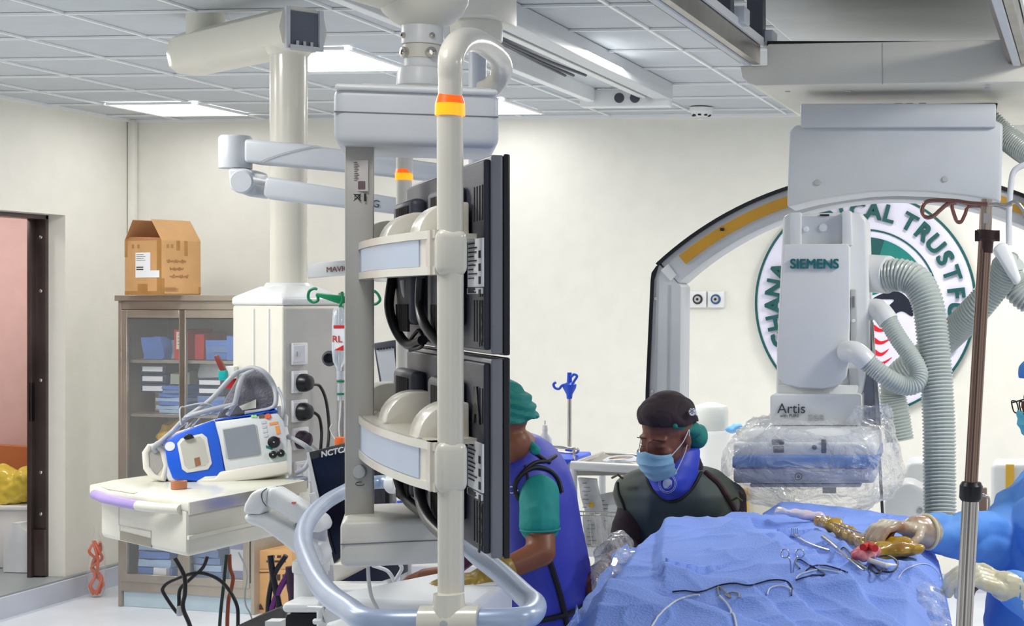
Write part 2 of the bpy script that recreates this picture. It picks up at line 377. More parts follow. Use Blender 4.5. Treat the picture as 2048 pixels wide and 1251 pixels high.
struct(M().box(((a.x + b.x) / 2, 6.2, CEIL - .03), (b.x - a.x + .25, 5.4, .04)), 'ceiling_panel', mat('smooth_ceiling_cover', (206, 210, 212), .6, var=.05, scale=1.2, dist=2))  # faint large blotches put a cloudy shadow into the cover's colour
fbox(1534, 82, 2010, 92, TD + .02, .4).put('slot_gap', dark_m, tr)
# hanging plate
pl = thing('gantry_plate', 'large pale grey plate with arched lower edge hanging from the trolley', 'plate', P(1790, 390, 6.3))
pts = [(1578, 262), (1590, 250), (1990, 240), (2006, 248), (2002, 405), (1990, 401), (1928, 391), (1860, 384), (1790, 382), (1740, 384), (1686, 391), (1630, 400), (1574, 414)]
M().prism(pp(pts, 6.3), FW * .3).bevel(.01, 3).put('plate', lgrey_m, pl)
fbox(1601, 207, 1992, 254, 6.27, .3, bev=.006).put('upper_block', lgrey_m, pl)
for a, b in ((1635, 365), (1890, 358)): M().lathe(P(a, b, 6.298), [(.012, 0), (.01, .006), (.003, .007)], -FW, 12).put('screw', grey_m, pl)
# ------------------------------------------------------------------ arch gantry
AD = 6.7; AC = (1790, 1041)
def arcp(r, a, d=AD): return P(AC[0] + r * math.sin(a), AC[1] - r * math.cos(a), d)
ga = thing('scanner_arch', 'wide grey scanner arch with an amber band, standing before the round sign', 'scanner arch', P(1325, 1100, AD))
A0, A1 = -math.atan2(456, 500), math.atan2(456, 500) 
def band(r0, r1, d, t, a0=A0, a1=A1, n=48):
    m = M(); rg = []
    for i in range(n + 1):
        a = a0 + (a1 - a0) * i / n; p0 = arcp(r0, a, d); p1 = arcp(r1, a, d); rg.append([p0, p1, p1 + FW * t, p0 + FW * t])
    return m.loft(rg)
band(642, 696, AD, .24, A0).bevel(.006, 2, 50).put('arc_body', lgrey_m, ga)
band(696, 703, AD - .015, .27, A0 - .01).put('black_edge', black_m, ga)
band(663, 684, AD - .012, .015, A0 + .055, A1).put('amber_band', mat('amber_cover', (214, 160, 50), .35, var=.04), ga)
fbox(1440, 455.5, 1448, 461, AD - .018, .01, bev=.001).put('latch', black_m, ga)
m = M().prism(pp([(1318, 528), (1338, 546), (1353, 563), (1362, 572), (1357, 1090), (1287, 1090), (1297, 780), (1307, 545)], AD), FW * .24).bevel(.006)
m.put('left_leg', lgrey_m, ga)
M().prism(pp([(1312, 532), (1318, 528), (1308, 560), (1298, 780), (1292, 1095), (1286, 1095), (1291, 780), (1301, 560), (1303, 545)], AD - .01), FW * .25).put('leg_edge', black_m, ga)
M().prism(pp([(1313, 560), (1315, 560), (1305, 1090), (1303, 1090)], AD - .004), FW * .01).put('seam', grey_m, ga)
M().prism(pp([(1338, 570), (1340, 570), (1336, 1090), (1334, 1090)], AD - .004), FW * .01).put('seam', grey_m, ga)
M().prism(pp([(1321, 540), (1336, 527), (1352, 549), (1341, 562)], AD - .012), FW * .02).bevel(.003).put('joint_plate', white_m, ga)
for a, b in ((1311, 597), (1304, 782)): M().lathe(P(a, b, AD - .002), [(.008, 0), (.007, .004), (.002, .005)], -FW, 10).put('screw', grey_m, ga)
m = M().prism(pp([(2262, 528), (2242, 546), (2222, 563), (2218, 572), (2223, 1090), (2293, 1090), (2283, 780), (2273, 545)], AD), FW * .24).bevel(.006); m.put('right_leg', lgrey_m, ga)
M().box((P(1325, 1090, AD + .12) * 1).xy.to_3d() + V((0, 0, P(0, 1090, AD).z / 2)), (.22, .5, P(0, 1090, AD).z), CROT).bevel(.03).put('foot', lgrey_m, ga)
M().box((P(2258, 1090, AD + .12) * 1).xy.to_3d() + V((0, 0, P(0, 1090, AD).z / 2)), (.22, .5, P(0, 1090, AD).z), CROT).bevel(.03).put('foot', lgrey_m, ga)
# ------------------------------------------------------------------ round wall sign
sg_c = PY(1730, 606, YB - .05); SX = V((1, 0, 0)); SR = 742 / 1000
lav = mat('sign_white_acrylic', (232, 230, 248), .35, var=.01); dteal = mat('sign_dark_teal', (8, 84, 82), .4); mteal = mat('sign_mid_teal', (10, 124, 116), .4); navy = mat('sign_navy', (16, 24, 44), .4); sred = mat('sign_red', (222, 24, 40), .4)
sg = thing('wall_sign', 'large round white wall sign with green lettering around its rim', 'sign', sg_c)
def disc(r0, r1, y0, y1, a0=0, a1=2 * math.pi, n=96, c=(0, 0)):
    m = M(); rg = []; full = abs(a1 - a0 - 2 * math.pi) < 1e-4; N = n if full else n + 1
    for i in range(N):
        a = a0 + (a1 - a0) * i / n; dx, dz = math.sin(a), math.cos(a)
        f = lambda r, y: V((sg_c.x + c[0] + r * dx, YB - y, sg_c.z + c[1] + r * dz))
        rg.append([f(r0, y0), f(r1, y0), f(r1, y1), f(r0, y1)])
    return m.loft(rg, closed=full)
disc(.0005, .742, .005, .045).put('disc', lav, sg)
disc(.728, .744, .004, .052).put('outer_ring', dteal, sg); disc(.482, .494, .04, .052).put('inner_ring', dteal, sg)
disc(.0005, .44, .04, .05, -1.45, 1.45, 48).put('teal_field', dteal, sg)
disc(.0005, .44, .042, .054, .3, 1.2, 32).put('teal_wedge', mteal, sg)
def spoly(pts, y0, y1, n=6):
    q = spline([V((x, y, 0)) for x, y in pts], n, True); pts3 = [V((PY(p.x, p.y, YB - y1).x, YB - y1, PY(p.x, p.y, YB - y1).z)) for p in q]
    return M().prism(pts3, V((0, y1 - y0, 0)))
spoly([(1600, 660), (1640, 600), (1740, 592), (1830, 560), (1860, 640), (1850, 700), (1790, 740), (1700, 745), (1630, 720)], .045, .058).put('white_field', lav, sg)
spoly([(1745, 598), (1770, 585), (1800, 584), (1822, 606), (1825, 632), (1803, 622), (1780, 632), (1775, 615), (1788, 600), (1770, 598)], .05, .064).put('eagle_silhouette', navy, sg)
for k, (y, w_) in enumerate(((655, 40), (680, 34), (703, 30), (722, 36), (738, 44))):
    spoly([(1748, y - 6), (1762, y + 2), (1748 + w_, y - 2 - k * 2), (1764, y + 8), (1748, y + 5)], .05, .062).put('red_stripe', sred, sg)
    spoly([(1700 - w_, y - 6), (1688, y + 2), (1712, y - 2 - k * 2), (1698, y + 8), (1680, y + 5)], .05, .062).put('red_stripe', sred, sg)
letters = [('GHANA', 247, 10.9), ('MEDICAL', 315 - 360 + 1, 9.9), ('TRUST', 29, 10.6), ('FUND', 83.5, 11.2)]
for word, a0, st in letters:
    ms = []
    for i, chh in enumerate(word):
        a = math.radians(a0 + st * i); rr = .609
        c = V((sg_c.x + rr * math.sin(a), YB - .062, sg_c.z + rr * math.cos(a)))
        ms.append(text(chh, .158, c, V((math.cos(a), 0, -math.sin(a))), V((math.sin(a), 0, math.cos(a))), .011, .0045))
    join(ms).put('lettering', dteal, sg)
# medical gas outlets
for i, (x, col, lab) in enumerate(((1361, (60, 60, 64), 'white square wall gas outlet nearest the arch leg, half hidden by it'), (1397, (52, 44, 50), 'middle of the three white square wall gas outlets, dark dial'), (1433, (50, 84, 130), 'rightmost white square wall gas outlet with a blue dial'))):
    c = PY(x, 598, YB - .02); r = thing('gas_outlet', lab, 'gas outlet', c, 'medical gas outlets on the back wall')
    M().box(c, (.112, .04, .112)).bevel(.006).put('plate', white_m, r)
    M().lathe(c + V((0, -.02, 0)), [(.034, 0), (.034, .008), (.03, .012), (.012, .013)], (0, -1, 0), 20).put('dial', mat('dial%d' % i, col, .4), r)
    M().lathe(c + V((0, -.033, 0)), [(.022, 0), (.02, .004), (.016, .004)], (0, -1, 0), 20).put('ring', grey_m, r); M().lathe(c + V((0, -.035, 0)), [(.01, 0), (.008, .006), (.001, .006)], (0, -1, 0), 12).put('port', black_m, r)
# ------------------------------------------------------------------ monitor rig on its ceiling arm
def cc(x, d, z): return CAM + RT * x + FW * d + UP * z               # camera-side metres: right, forward, up from eye level
A_ = (-.809, 3.0); U_ = V((-.458, .889)); N_ = V((-.889, -.458))
UU = RT * U_.x + FW * U_.y; NN = RT * N_.x + FW * N_.y
def mo(s_, n, z): return CAM + RT * A_[0] + FW * A_[1] + UU * s_ + NN * n + UP * z
RF = (FW + RT * ((840 - CX) / F)).normalized(); RROT = Matrix((RF.cross(UP), RF, UP)).transposed()
def rbox(x0, y0, x1, y1, d, t, bev=0, seg=2):
    a = P(x0, y1, d); b = P(x1, y0, d); w = (b - a); c = (a + b) / 2 + RF * t / 2
    xm = (x0 + x1) / 2; off = P(xm, 0, d); d2 = (P(840, 0, 3.6) - CAM).xy.to_3d(); 
    m = M().box(c, (abs(w.dot(RT)) * RROT.col[0].dot(RT) , t, abs(w.z)), RROT)
    if bev: m.bevel(bev, seg)
    return m
rig = thing('monitor_rig', 'ceiling hung rig of cream tubes with glowing orange rings and a round grip rail', 'monitor rig', P(900, 1225, 2.95))
MR = Matrix((UU, -NN, UP)).transposed()
t1 = V(cc(-.905, 2.95, 0)); zt = .43
rbox(670, 176, 1000, 292, 3.6, .34, bev=.022, seg=4).put('top_box', lgrey_m, rig)
rbox(671, 227, 999, 229, 3.598, .3, .0005).put('seam', mat('seam_grey', (120, 122, 128), .5), rig)
rbox(672, 172, 998, 184, 3.59, .36, .012, 3).put('painted_light_rim', white_m, rig)  # white strip stands in for ceiling light along the box's top edge
rbox(690, 275, 747, 1052, 3.62, .05, bev=.004).put('flat_column', mat('satin_champagne_metal', (184, 182, 176), .35, .2, var=.02), rig)
rbox(682, 1036, 925, 1131, 3.55, .3, bev=.016, seg=4).put('lower_box', cream_m, rig)
rbox(683, 1082, 924, 1084, 3.548, .3, .0005).put('seam', mat('seam_grey', (120, 122, 128), .5), rig)
M().lathe(P(720, 943, 3.62), [(.0155, 0), (.0155, .004), (.0135, .007), (.002, .0075)], -FW, 24).put('round_button', grey_m, rig)
M().tube([P(720 + 9 * math.cos(a), 967 + 3.5 * math.sin(a), 3.618) for a in [k * .6 + .3 for k in range(9)]], .0008, 6).put('rotate_mark', ink_m, rig)
# rating plate on the flat column
fbox(699, 320, 736, 382, 3.618, .003).put('rating_plate', mat('pale_label', (206, 200, 196), .6), rig)
m = M()
for i in range(11): fbox(703 + (i % 3), 324 + i * 3.6, 714 + (i * 7 % 5), 325 + i * 3.6, 3.6165, .002, m)
fbox(716, 362, 730, 378, 3.6165, .002, m); fbox(700, 322, 701, 380, 3.6165, .002, m)
m.put('fine_print', mat('label_print', (110, 90, 96), .6), rig, kind='stuff')
m = M()
for a, b in (((707, 387), (722, 402)), ((722, 387), (707, 402))): m.tube(pp([a, b], 3.617), .0009, 5)
fbox(709, 388, 720, 389.5, 3.617, .002, m); fbox(709, 389, 710.5, 400, 3.617, .002, m); fbox(718.5, 389, 720, 400, 3.617, .002, m); fbox(728, 387, 732, 402, 3.617, .002, m)
m.put('bin_symbol', ink_m, rig, kind='stuff')
for x in (758, 970): M().lathe(P(x, 292, 3.75), [(.012, 0), (.012, -.006), (.008, -.008)]).put('foot_screw', grey_m, rig)
# plate and swivel above
rbox(725, 171, 985, 176, 3.68, .25, .001).put('top_plate', lgrey_m, rig)
bc = P(845, 172, 3.9)
def zz(y, d=3.9): return (CY - y) / F * d + CH - bc.z
px = 3.9 / F
M().lathe(bc, [(50 * px, 0), (49 * px, zz(150)), (46 * px, zz(139)), (38 * px, zz(135))], UP, 32).put('swivel_base', white_m, rig)
M().lathe(bc, [(35 * px, zz(138)), (35 * px, zz(119))], UP, 32).put('swivel_neck', white_m, rig)
M().lathe(bc, [(36 * px, zz(119)), (38 * px, zz(118)), (38 * px, zz(92)), (36 * px, zz(91))], UP, 32).put('swivel_collar', cream_m, rig)
M().lathe(bc, [(38 * px, zz(91)), (41 * px, zz(90)), (41 * px, zz(55)), (39 * px, zz(50))], UP, 32).put('upper_collar', white_m, rig)
M().lathe(bc, [(39 * px, zz(54)), (56 * px, zz(46)), (76 * px, zz(28)), (88 * px, zz(4)), (92 * px, zz(-30)), (80 * px, zz(-60)), (40 * px, zz(-80))], UP, 40).put('dome_joint', cream_m, rig)
for x, y, r_ in ((817, 70, .007), (874, 70, .007), (819, 104, .013), (872, 104, .013)):
    ax = (RT * ((x - 845) / 42) - FW * .75).normalized(); c = V((bc.x, bc.y, CH + (CY - y) / F * 3.86)) + ax * 40 * px
    M().lathe(c, [(r_, -.004), (r_, .006), (r_ * .5, .007), (r_ * .45, .002)], ax, 14).put('bolt', chrome_m, rig)
up = V((bc.x, bc.y, CH + (CY + 60) / F * 3.9))
M().loft([[up + V((0, 0, .1 * math.sin(a))) + (RT * (-.06) + FW * 0) + (RT * -.3 - FW * 1.2) * k + (FW.cross(UP) * .12 * math.cos(a)) for a in [2 * math.pi * q / 20 for q in range(20)]] for k in (-.05, 1)]).put('ceiling_arm', cream_m, rig)
ce = up + (RT * -.3 - FW * 1.2) * .95
M().cyl(ce + V((0, 0, -.08)), V((ce.x, ce.y, CEIL)), .09, seg=28).put('ceiling_column', cream_m, rig)
# tubes
tb = P(902, 1205, 2.95); tt = P(900, 235, 2.95)
M().tube([tb, tt], .0232, 28).put('front_tube', tube_m, rig)
def glow(c, r0, r1, h, par):
    oran = mat('orange_lamp_lens', (255, 84, 10), .3, emit=.95, var=.02); yel = mat('amber_lamp_lens', (255, 158, 22), .3, emit=1.0, var=.02)
    M().lathe(c, [(r1, 0), (r1 * .985, h * .55)], UP, 28).put('amber_light_ring', yel, par)
    M().lathe(c, [(r1 * .985, h * .55), (r0, h)], UP, 28).put('orange_light_ring', oran, par)
glow(V((tt.x, tt.y, P(0, 231, 2.95).z)), .021, .0265, P(0, 188, 2.95).z - P(0, 231, 2.95).z, rig)
ar = spline([P(900, 232, 2.95), P(901, 165, 2.95), P(903, 110, 2.96), P(925, 82, 3.1), P(960, 84, 3.4), P(995, 112, 3.7), P(1003, 145, 3.82), P(985, 172, 3.86), P(966, 182, 3.87)], 8)
M().tube(ar, [.0205 + .004 * min(1, i / 30) for i in range(len(ar))], 24).put('front_arch', tube_m, rig)
t2 = P(808, 985, 4.5); t2t = P(808, 300, 4.5)
M().tube([t2, t2t], .021, 24).put('rear_tube', tube_m, rig)
M().tube([P(812, 348, 4.5), P(812, 290, 4.5)], .0185, 24).put('rear_upper_tube', tube_m, rig)
glow(V((t2.x, t2.y, P(0, 360, 4.5).z)), .02, .024, P(0, 335, 4.5).z - P(0, 360, 4.5).z, rig)
M().tube(spline([P(812, 300, 4.5), P(812, 215, 4.5), P(820, 195, 4.4), P(850, 192, 4.1)], 8), .0185, 20).put('rear_arch', tube_m, rig)
# grip ring
rz = -.578
ring = [(-.90, 2.93), (-1.039, 2.935), (-1.129, 3.054), (-1.242, 3.239), (-1.391, 3.544), (-1.552, 3.91), (-1.68, 4.27), (-1.778, 4.638), (-1.825, 4.917), (-1.845, 5.1), (-1.77, 5.16), (-1.55, 4.85), (-1.15, 3.87), (-.95, 3.447), (-.828, 3.18), (-.783, 3.08), (-.767, 2.98), (-.794, 2.944)]
M().tube(spline([cc(x, d, rz) for x, d in ring], 8, True), .0215, 24, closed=True).put('grip_ring', ring_m, rig)
jc = cc(-.9, 2.93, rz)
m = M(); m.tube([jc - RT * .05 - FW * .002, jc + RT * .055], .029, 24); m.cyl(jc, jc + V((0, 0, .05)), .03, .027, 24); m.ball(jc, .032)
m.put('ring_junction', tube_m, rig)
M().lathe(jc - FW * .029 + V((0, 0, -.0)), [(.008, 0), (.007, .003), (.001, .0035)], -FW, 16).put('cap_screw', grey_m, rig)
m = M().tube([P(800, 966, 4.93), P(783, 967, 4.95)], .03, 20); m.put('rear_coupling', white_m, rig)
M().tube([t2, P(802, 968, 4.9)], .021, 16).put('rear_foot_tube', tube_m, rig)
# two bowed shelf rails
def bowrail(z0, z1):
    path = spline([V((s_, n, 0)) for s_, n in ((-.01, .13), (.18, .155), (.5, .17), (.85, .15), (1.2, .06), (1.5, -.06), (1.62, -.08))], 8)
    def seg(n0, n1, a, b, mt, nm, p0=0, p1=None):
        rg = []
        pth = path[p0:p1]
        for i, p in enumerate(pth):
            q = pth[min(i + 1, len(pth) - 1)] - pth[max(i - 1, 0)]; nr = V((-q.y, q.x, 0)).normalized()
            f = lambda n, z: mo(p.x + nr.x * n, p.y + nr.y * n, z)
            rg.append([f(n0, a), f(n1, a), f(n1, b), f(n0, b)])
        M().loft(rg).put(nm, mt, rig)
    seg(-.03, .0, z0, z1, tube_m, 'shelf_rail'); seg(-.002, .002, z0 + .016, z1 - .016, alu_m, 'rail_inlay', 5)
    seg(-.001, .006, z1 - .015, z1, tube_m, 'rail_lip'); seg(-.001, .006, z0, z0 + .015, tube_m, 'rail_lip')
    seg(-.10, -.03, z1 - .012, z1 - .002, tube_m, 'rail_ledge', 4, 36)
    cz = (z0 + z1) / 2; c = V((tt.x, tt.y, CH + cz))
    M().box(c + NN * .0 + UU * 0, (.054, .056, z1 - z0 + .004), MR).bevel(.016, 4).put('rail_clamp', tube_m, rig)
    M().box(mo(.025, .131, cz), (.045, .022, z1 - z0), MR).put('clamp_cheek', tube_m, rig)
bowrail(.046, .127); bowrail(-.346, -.257)
# half round tilt brackets between rail and monitors
for zb in (.118, -.262):
    for k, s0 in enumerate((.12, .53, .94)):
        rr = .068; pts = [mo(s0, .05, zb), mo(s0, .05, zb + rr)] + [mo(s0, .075 + rr * math.sin(a) * 1, zb + rr * math.cos(a)) for a in [i * math.pi / 2 / 10 for i in range(11)]]
        m = M().prism(pts, UU * .11); m.bevel(.004); m.put('tilt_bracket', tube_m, rig)
        M().box(mo(s0 + .05, .05, zb - .004), (.16, .12, .008), MR).bevel(.002).put('bracket_plate', white_m, rig)
        for q in (.015, .085): M().lathe(mo(s0 - .02, .06 + q, zb), [(.006, 0), (.006, .006), (.002, .008)]).put('screw', grey_m, rig)
# monitors seen from behind
def monitor(s0, z0, row, k, h=.372, L=.445):
    r = thing('monitor', 'charcoal monitor back, the %s one in the %s row of the rig' % (('nearer', 'farther')[k], row), 'monitor', mo(s0 + L / 2, .04, z0), 'monitors on the rig')
    M().box(mo(s0 + L / 2, .004, z0 + h / 2), (L, .012, h), MR).bevel(.003).put('bezel', black_m, r)
    M().box(mo(s0 + L / 2, .021, z0 + h / 2), (L - .004, .022, h - .004), MR).bevel(.004, 3).put('side_frame', mat('monitor_side_grey', (128, 130, 138), .35, .2), r)
    M().box(mo(s0 + L / 2, -.0025, z0 + h / 2), (L - .04, .003, h - .04), MR).put('screen', mat('monitor_glass', (40, 46, 60), .1), r)
    M().box(mo(s0 + L / 2, .037, z0 + h / 2), (L - .02, .014, h - .02), MR).bevel(.005, 3).put('rear_shell', mon_m, r)
    M().box(mo(s0 + L / 2 + .07, .060, z0 + h / 2), (L * .55, .036, h * .74), MR).bevel(.014, 3).put('rear_hump', mon_m, r)
    m = M()
    for i in range(12):
        for (zz_, hh) in ((h * .76, .05), (h * .17, .06)):
            m.box(mo(s0 + L * .44 + i * .014, .0785, z0 + zz_), (.006, .006, hh), MR)
            if i < 4: m.box(mo(s0 + .02 + i * .025, .0435, z0 + zz_), (.006, .004, hh * 1.3), MR)
    m.put('vent_slots', dark_m, r, kind='stuff')
    return r
mons = {}
for k in range(2):
    mons['u', k] = monitor(.005 + .45 * k, -.102, 'upper', k); mons['l', k] = monitor(.005 + .45 * k, -.478, 'lower', k)
def sticker(par, s0, s1, z0, z1, n=.0455):
    M().box(mo((s0 + s1) / 2, n, (z0 + z1) / 2), (s1 - s0, .004, z1 - z0), MR).put('data_label', paper_m, par)
    m = M(); random.seed(int(z0 * 1000))
    for i in range(9):
        z = z1 - (i + 1) * (z1 - z0) / 11; w_ = (s1 - s0) * random.uniform(.3, .6); m.box(mo(s1 - .012 - w_ / 2, n + .0025, z), (w_, .002, .0022), MR)
    for i in range(4): m.box(mo(s0 + .018, n + .0025, z1 - .03 - i * .024), (.014, .002, .014), MR)
    m.put('label_print', ink_m, par, kind='stuff')
sticker(mons['u', 0], .015, .15, .025, .115); sticker(mons['u', 0], .02, .155, .012, .023)
sticker(mons['l', 0], .015, .15, -.355, -.265); sticker(mons['l', 0], .02, .155, -.37, -.358)
# big cut-off letter on the lower rear shell
text('A', .09, mo(.075, .0455, -.20), -UU, UP, .002, .004).put('letter', black_m, mons['l', 0])
# cables of the rig
for i, (pts, r_) in enumerate((([(785, 555, 3.7), (778, 610, 3.68), (790, 655, 3.65), (815, 688, 3.6), (845, 680, 3.5)], .011), ([(842, 555, 3.3), (840, 610, 3.3), (850, 650, 3.25), (885, 695, 3.2)], .010),
        ([(806, 560, 3.6), (812, 590, 3.6), (830, 598, 3.6), (830, 560, 3.55)], .007), ([(790, 915, 3.6), (797, 960, 3.6), (815, 1000, 3.55), (855, 1030, 3.4)], .011), ([(838, 950, 3.3), (842, 1000, 3.28), (858, 1040, 3.2), (892, 1075, 3.1)], .012),
        ([(815, 688, 3.6), (838, 660, 3.55), (845, 690, 3.5), (820, 700, 3.55)], .004))):
    M().tube(spline([P(*p) for p in pts], 8), r_, 12).put('cable', black_m if i != 2 else grey_m, rig)
M().tube(spline([P(736, 1130, 3.7), P(738, 1165, 3.7), P(744, 1195, 3.7), P(757, 1222, 3.7), P(775, 1275, 3.7)], 8), .0042, 10).put('hanging_cable', cream_m, rig)
# ------------------------------------------------------------------ radiation shield arm
md = 5.6
sa = thing('shield_arm', 'jointed grey shield arm crossing in front of the thick cream column', 'support arm', P(950, 105, md))
dv = FW * .13
M().prism(pp([(487, 277), (632, 290), (636, 292), (870, 325), (948, 338), (948, 372), (870, 362), (690, 342), (540, 328), (487, 324)], md), dv).bevel(.012, 3).put('upper_arm', lgrey_m, sa)
M().tube(spline([P(520, 323, md - .004), P(548, 312, md - .004), P(590, 300, md - .004), P(634, 291, md - .004)], 6), .0015, 6).put('arm_seam', grey_m, sa)
e0 = P(471, 268, md + .06); 
M().lathe(V((e0.x, e0.y, P(0, 334, md).z)), [(.055, 0), (.055, .105), (.048, .114)], UP, 28).put('elbow_upper', lgrey_m, sa)
M().prism(pp([(455, 336), (487, 336), (506, 342), (512, 392), (500, 394), (458, 378)], md), dv).bevel(.014, 3).put('elbow_lower', lgrey_m, sa)
M().lathe(P(513, 368, md + .11), [(.041, 0), (.041, .12), (.036, .126)], -FW, 32).put('elbow_disc', lgrey_m, sa)
M().prism(pp([(530, 352), (690, 378), (806, 397), (806, 430), (690, 415), (538, 398), (524, 390)], md), dv).bevel(.012, 3).put('lower_arm', lgrey_m, sa)
text('MAVIG', .036, P(728, 404, md - .002), (RT - UP * .16).normalized(), UP + RT * .16, .001).put('arm_lettering', dgrey_m, sa)
M().cyl(P(955, 90, md + .06), P(955, 372, md + .06), .03, seg=24).put('drop_column', lgrey_m, sa)
M().lathe(V((P(953, 0, md + .1).x, P(953, 0, md + .1).y, P(0, 84, md).z)), [(.05, 0), (.088, .02), (.09, .07), (.085, .09)], UP, 36).put('ceiling_mount', cream_m, sa)
q = P(953, 0, md + .1); M().box((q.x, q.y, (CEIL + P(0, 34, md).z) / 2), (.2, .26, CEIL - P(0, 34, md).z)).bevel(.006).put('rail_carriage', cream_m, sa)
# ------------------------------------------------------------------ ceiling supply pendant
pd = thing('supply_pendant', 'cream ceiling supply pendant with a thick round column and socket head', 'supply pendant', P(565, 1000, 6.3))
fl = [V((P(565, 0, 6.25).x, P(565, 0, 6.25).y)), V((P(690, 0, 6.6).x, P(690, 0, 6.6).y)), None, V((P(465, 0, 6.6).x, P(465, 0, 6.6).y))]
fl[2] = fl[1] + fl[3] - fl[0]
def at(p, z): return V((p.x, p.y, z))
ht = P(0, 610, 6.25).z; hb = P(0, 1035, 6.25).z; cen = (fl[0] + fl[2]) / 2
M().prism([at(p, hb) for p in fl], V((0, 0, ht - hb))).bevel(.012, 3).put('socket_head', cream_m, pd)
M().loft([[at(cen + (p - cen) * 1.02, ht) for p in fl], [at(cen + (p - cen) * 1.02, ht + .03) for p in fl], [at(cen + (p - cen) * .5, ht + .075) for p in fl]]).bevel(.01, 3).put('head_cap', white_m, pd)
u1 = (fl[1] - fl[0]); u2 = (fl[3] - fl[0]); L1 = u1.length; L2 = u2.length; d1 = V((*u1.normalized(), 0)); d2 = V((*u2.normalized(), 0)); n1 = V((d1.y, -d1.x, 0)); n2 = V((-d2.y, d2.x, 0))
grf = mat('pendant_grey_fascia', (192, 190, 186), .4)
F1 = Matrix((d1, -n1, UP)).transposed(); F2 = Matrix((d2, n2, UP)).transposed()
def f1(s_, z, n=0): return at(fl[0], z) + d1 * s_ + n1 * n
def onf1(px, py, n=0):     # picture point on the socket face
    r = ray(px, py); p0 = at(fl[0], 0) + n1 * n; t_ = (p0 - CAM).dot(n1) / r.dot(n1); return CAM + r * t_
M().box(f1(L1 / 2, (ht + hb) / 2, .001), (L1 - .03, .006, ht - hb - .03), F1).put('grey_fascia', grf, pd)
M().box(f1(L1 - .035, (ht + hb) / 2, .006), (.02, .006, ht - hb - .03), F1).put('fascia_groove', lgrey_m, pd)
for s_ in (.25, .55): M().box(at(fl[0], (ht + hb) / 2) + d2 * L2 * s_ + n2 * .002, (.012, .008, ht - hb - .03), F2).put('panel_rib', white_m, pd)
cb = at(cen, P(0, 575, 6.5).z - .03)
M().lathe(cb, [(.1, 0), (.095, .035), (.085, .05)], UP, 32).put('column_collar', white_m, pd)
M().cyl(cb + V((0, 0, .02)), at(cen, P(0, 85, 6.5).z), .072, seg=36).put('column', tube_m, pd)
M().lathe(at(cen, P(0, 105, 6.5).z), [(.074, 0), (.088, .02), (.09, .07)], UP, 36).put('column_head', cream_m, pd)
# overhead arm with open end
ar_c = [P(305, 72, 7.3), P(648, 38, 6.28)]
ax = (ar_c[1] - ar_c[0]); ax.z = 0; axn = ax.normalized(); sd = V((axn.y, -axn.x, 0)); zc = P(0, 38, 6.28).z
def arm_ring(p, s_, hz=.088, hw=.10): return [V((p.x, p.y, zc)) + sd * (hw * s_ * a) + UP * (hz * s_ * b) for a, b in ((-.5, -1), (.5, -1), (.86, -.7), (1, 0), (.86, .7), (.5, 1), (-.5, 1), (-.86, .7), (-1, 0), (-.86, -.7))]
p0 = at(cen, 0) - axn * .92; p1 = at(cen, 0) + axn * .12
m = M().loft([arm_ring(p0 - axn * .03, .7), arm_ring(p0, .97), arm_ring(p0 + axn * .05, 1), arm_ring(p1, 1)]); m.put('overhead_arm', cream_m, pd)
M().prism([V((p1.x, p1.y, zc)) + sd * a + UP * b for a, b in ((-.06, -.07), (.06, -.07), (.06, .07), (-.06, .07))], axn * .004).put('open_end', mat('grey_arm_cavity', (104, 108, 122), .5), pd)
m = M()
for a, b, c_, d_ in ((-.07, -.07, .012, .18), (.07, -.07, .012, .18)): m.box(V((p1.x, p1.y, zc)) + sd * (a) + axn * .01, (.02, .02, .165), basis(axn))
M().box(V((p1.x, p1.y, zc)) + sd * .07 + axn * .008, (.018, .016, .165), basis(axn)).put('end_rim', lgrey_m, pd)
M().box(V((p1.x, p1.y, zc)) - sd * .07 + axn * .008, (.018, .016, .165), basis(axn)).put('end_rim', lgrey_m, pd)
M().box(V((p1.x, p1.y, zc - .075)) + axn * .008, (.018, .14, .016), basis(axn)).put('end_rim', lgrey_m, pd)
m.bm.free()
for a in (-.03, .0, .03): M().cyl(V((p1.x, p1.y, zc - .068)) + sd * a + axn * .012, V((p1.x, p1.y, zc - .05)) + sd * a + axn * .012, .006, seg=10).put('cable_gland', grey_m, pd)
q = at(cen, 0) - axn * .75; M().cyl(V((q.x, q.y, zc + .06)), V((q.x, q.y, CEIL)), .08, seg=28).put('ceiling_mount', cream_m, pd)
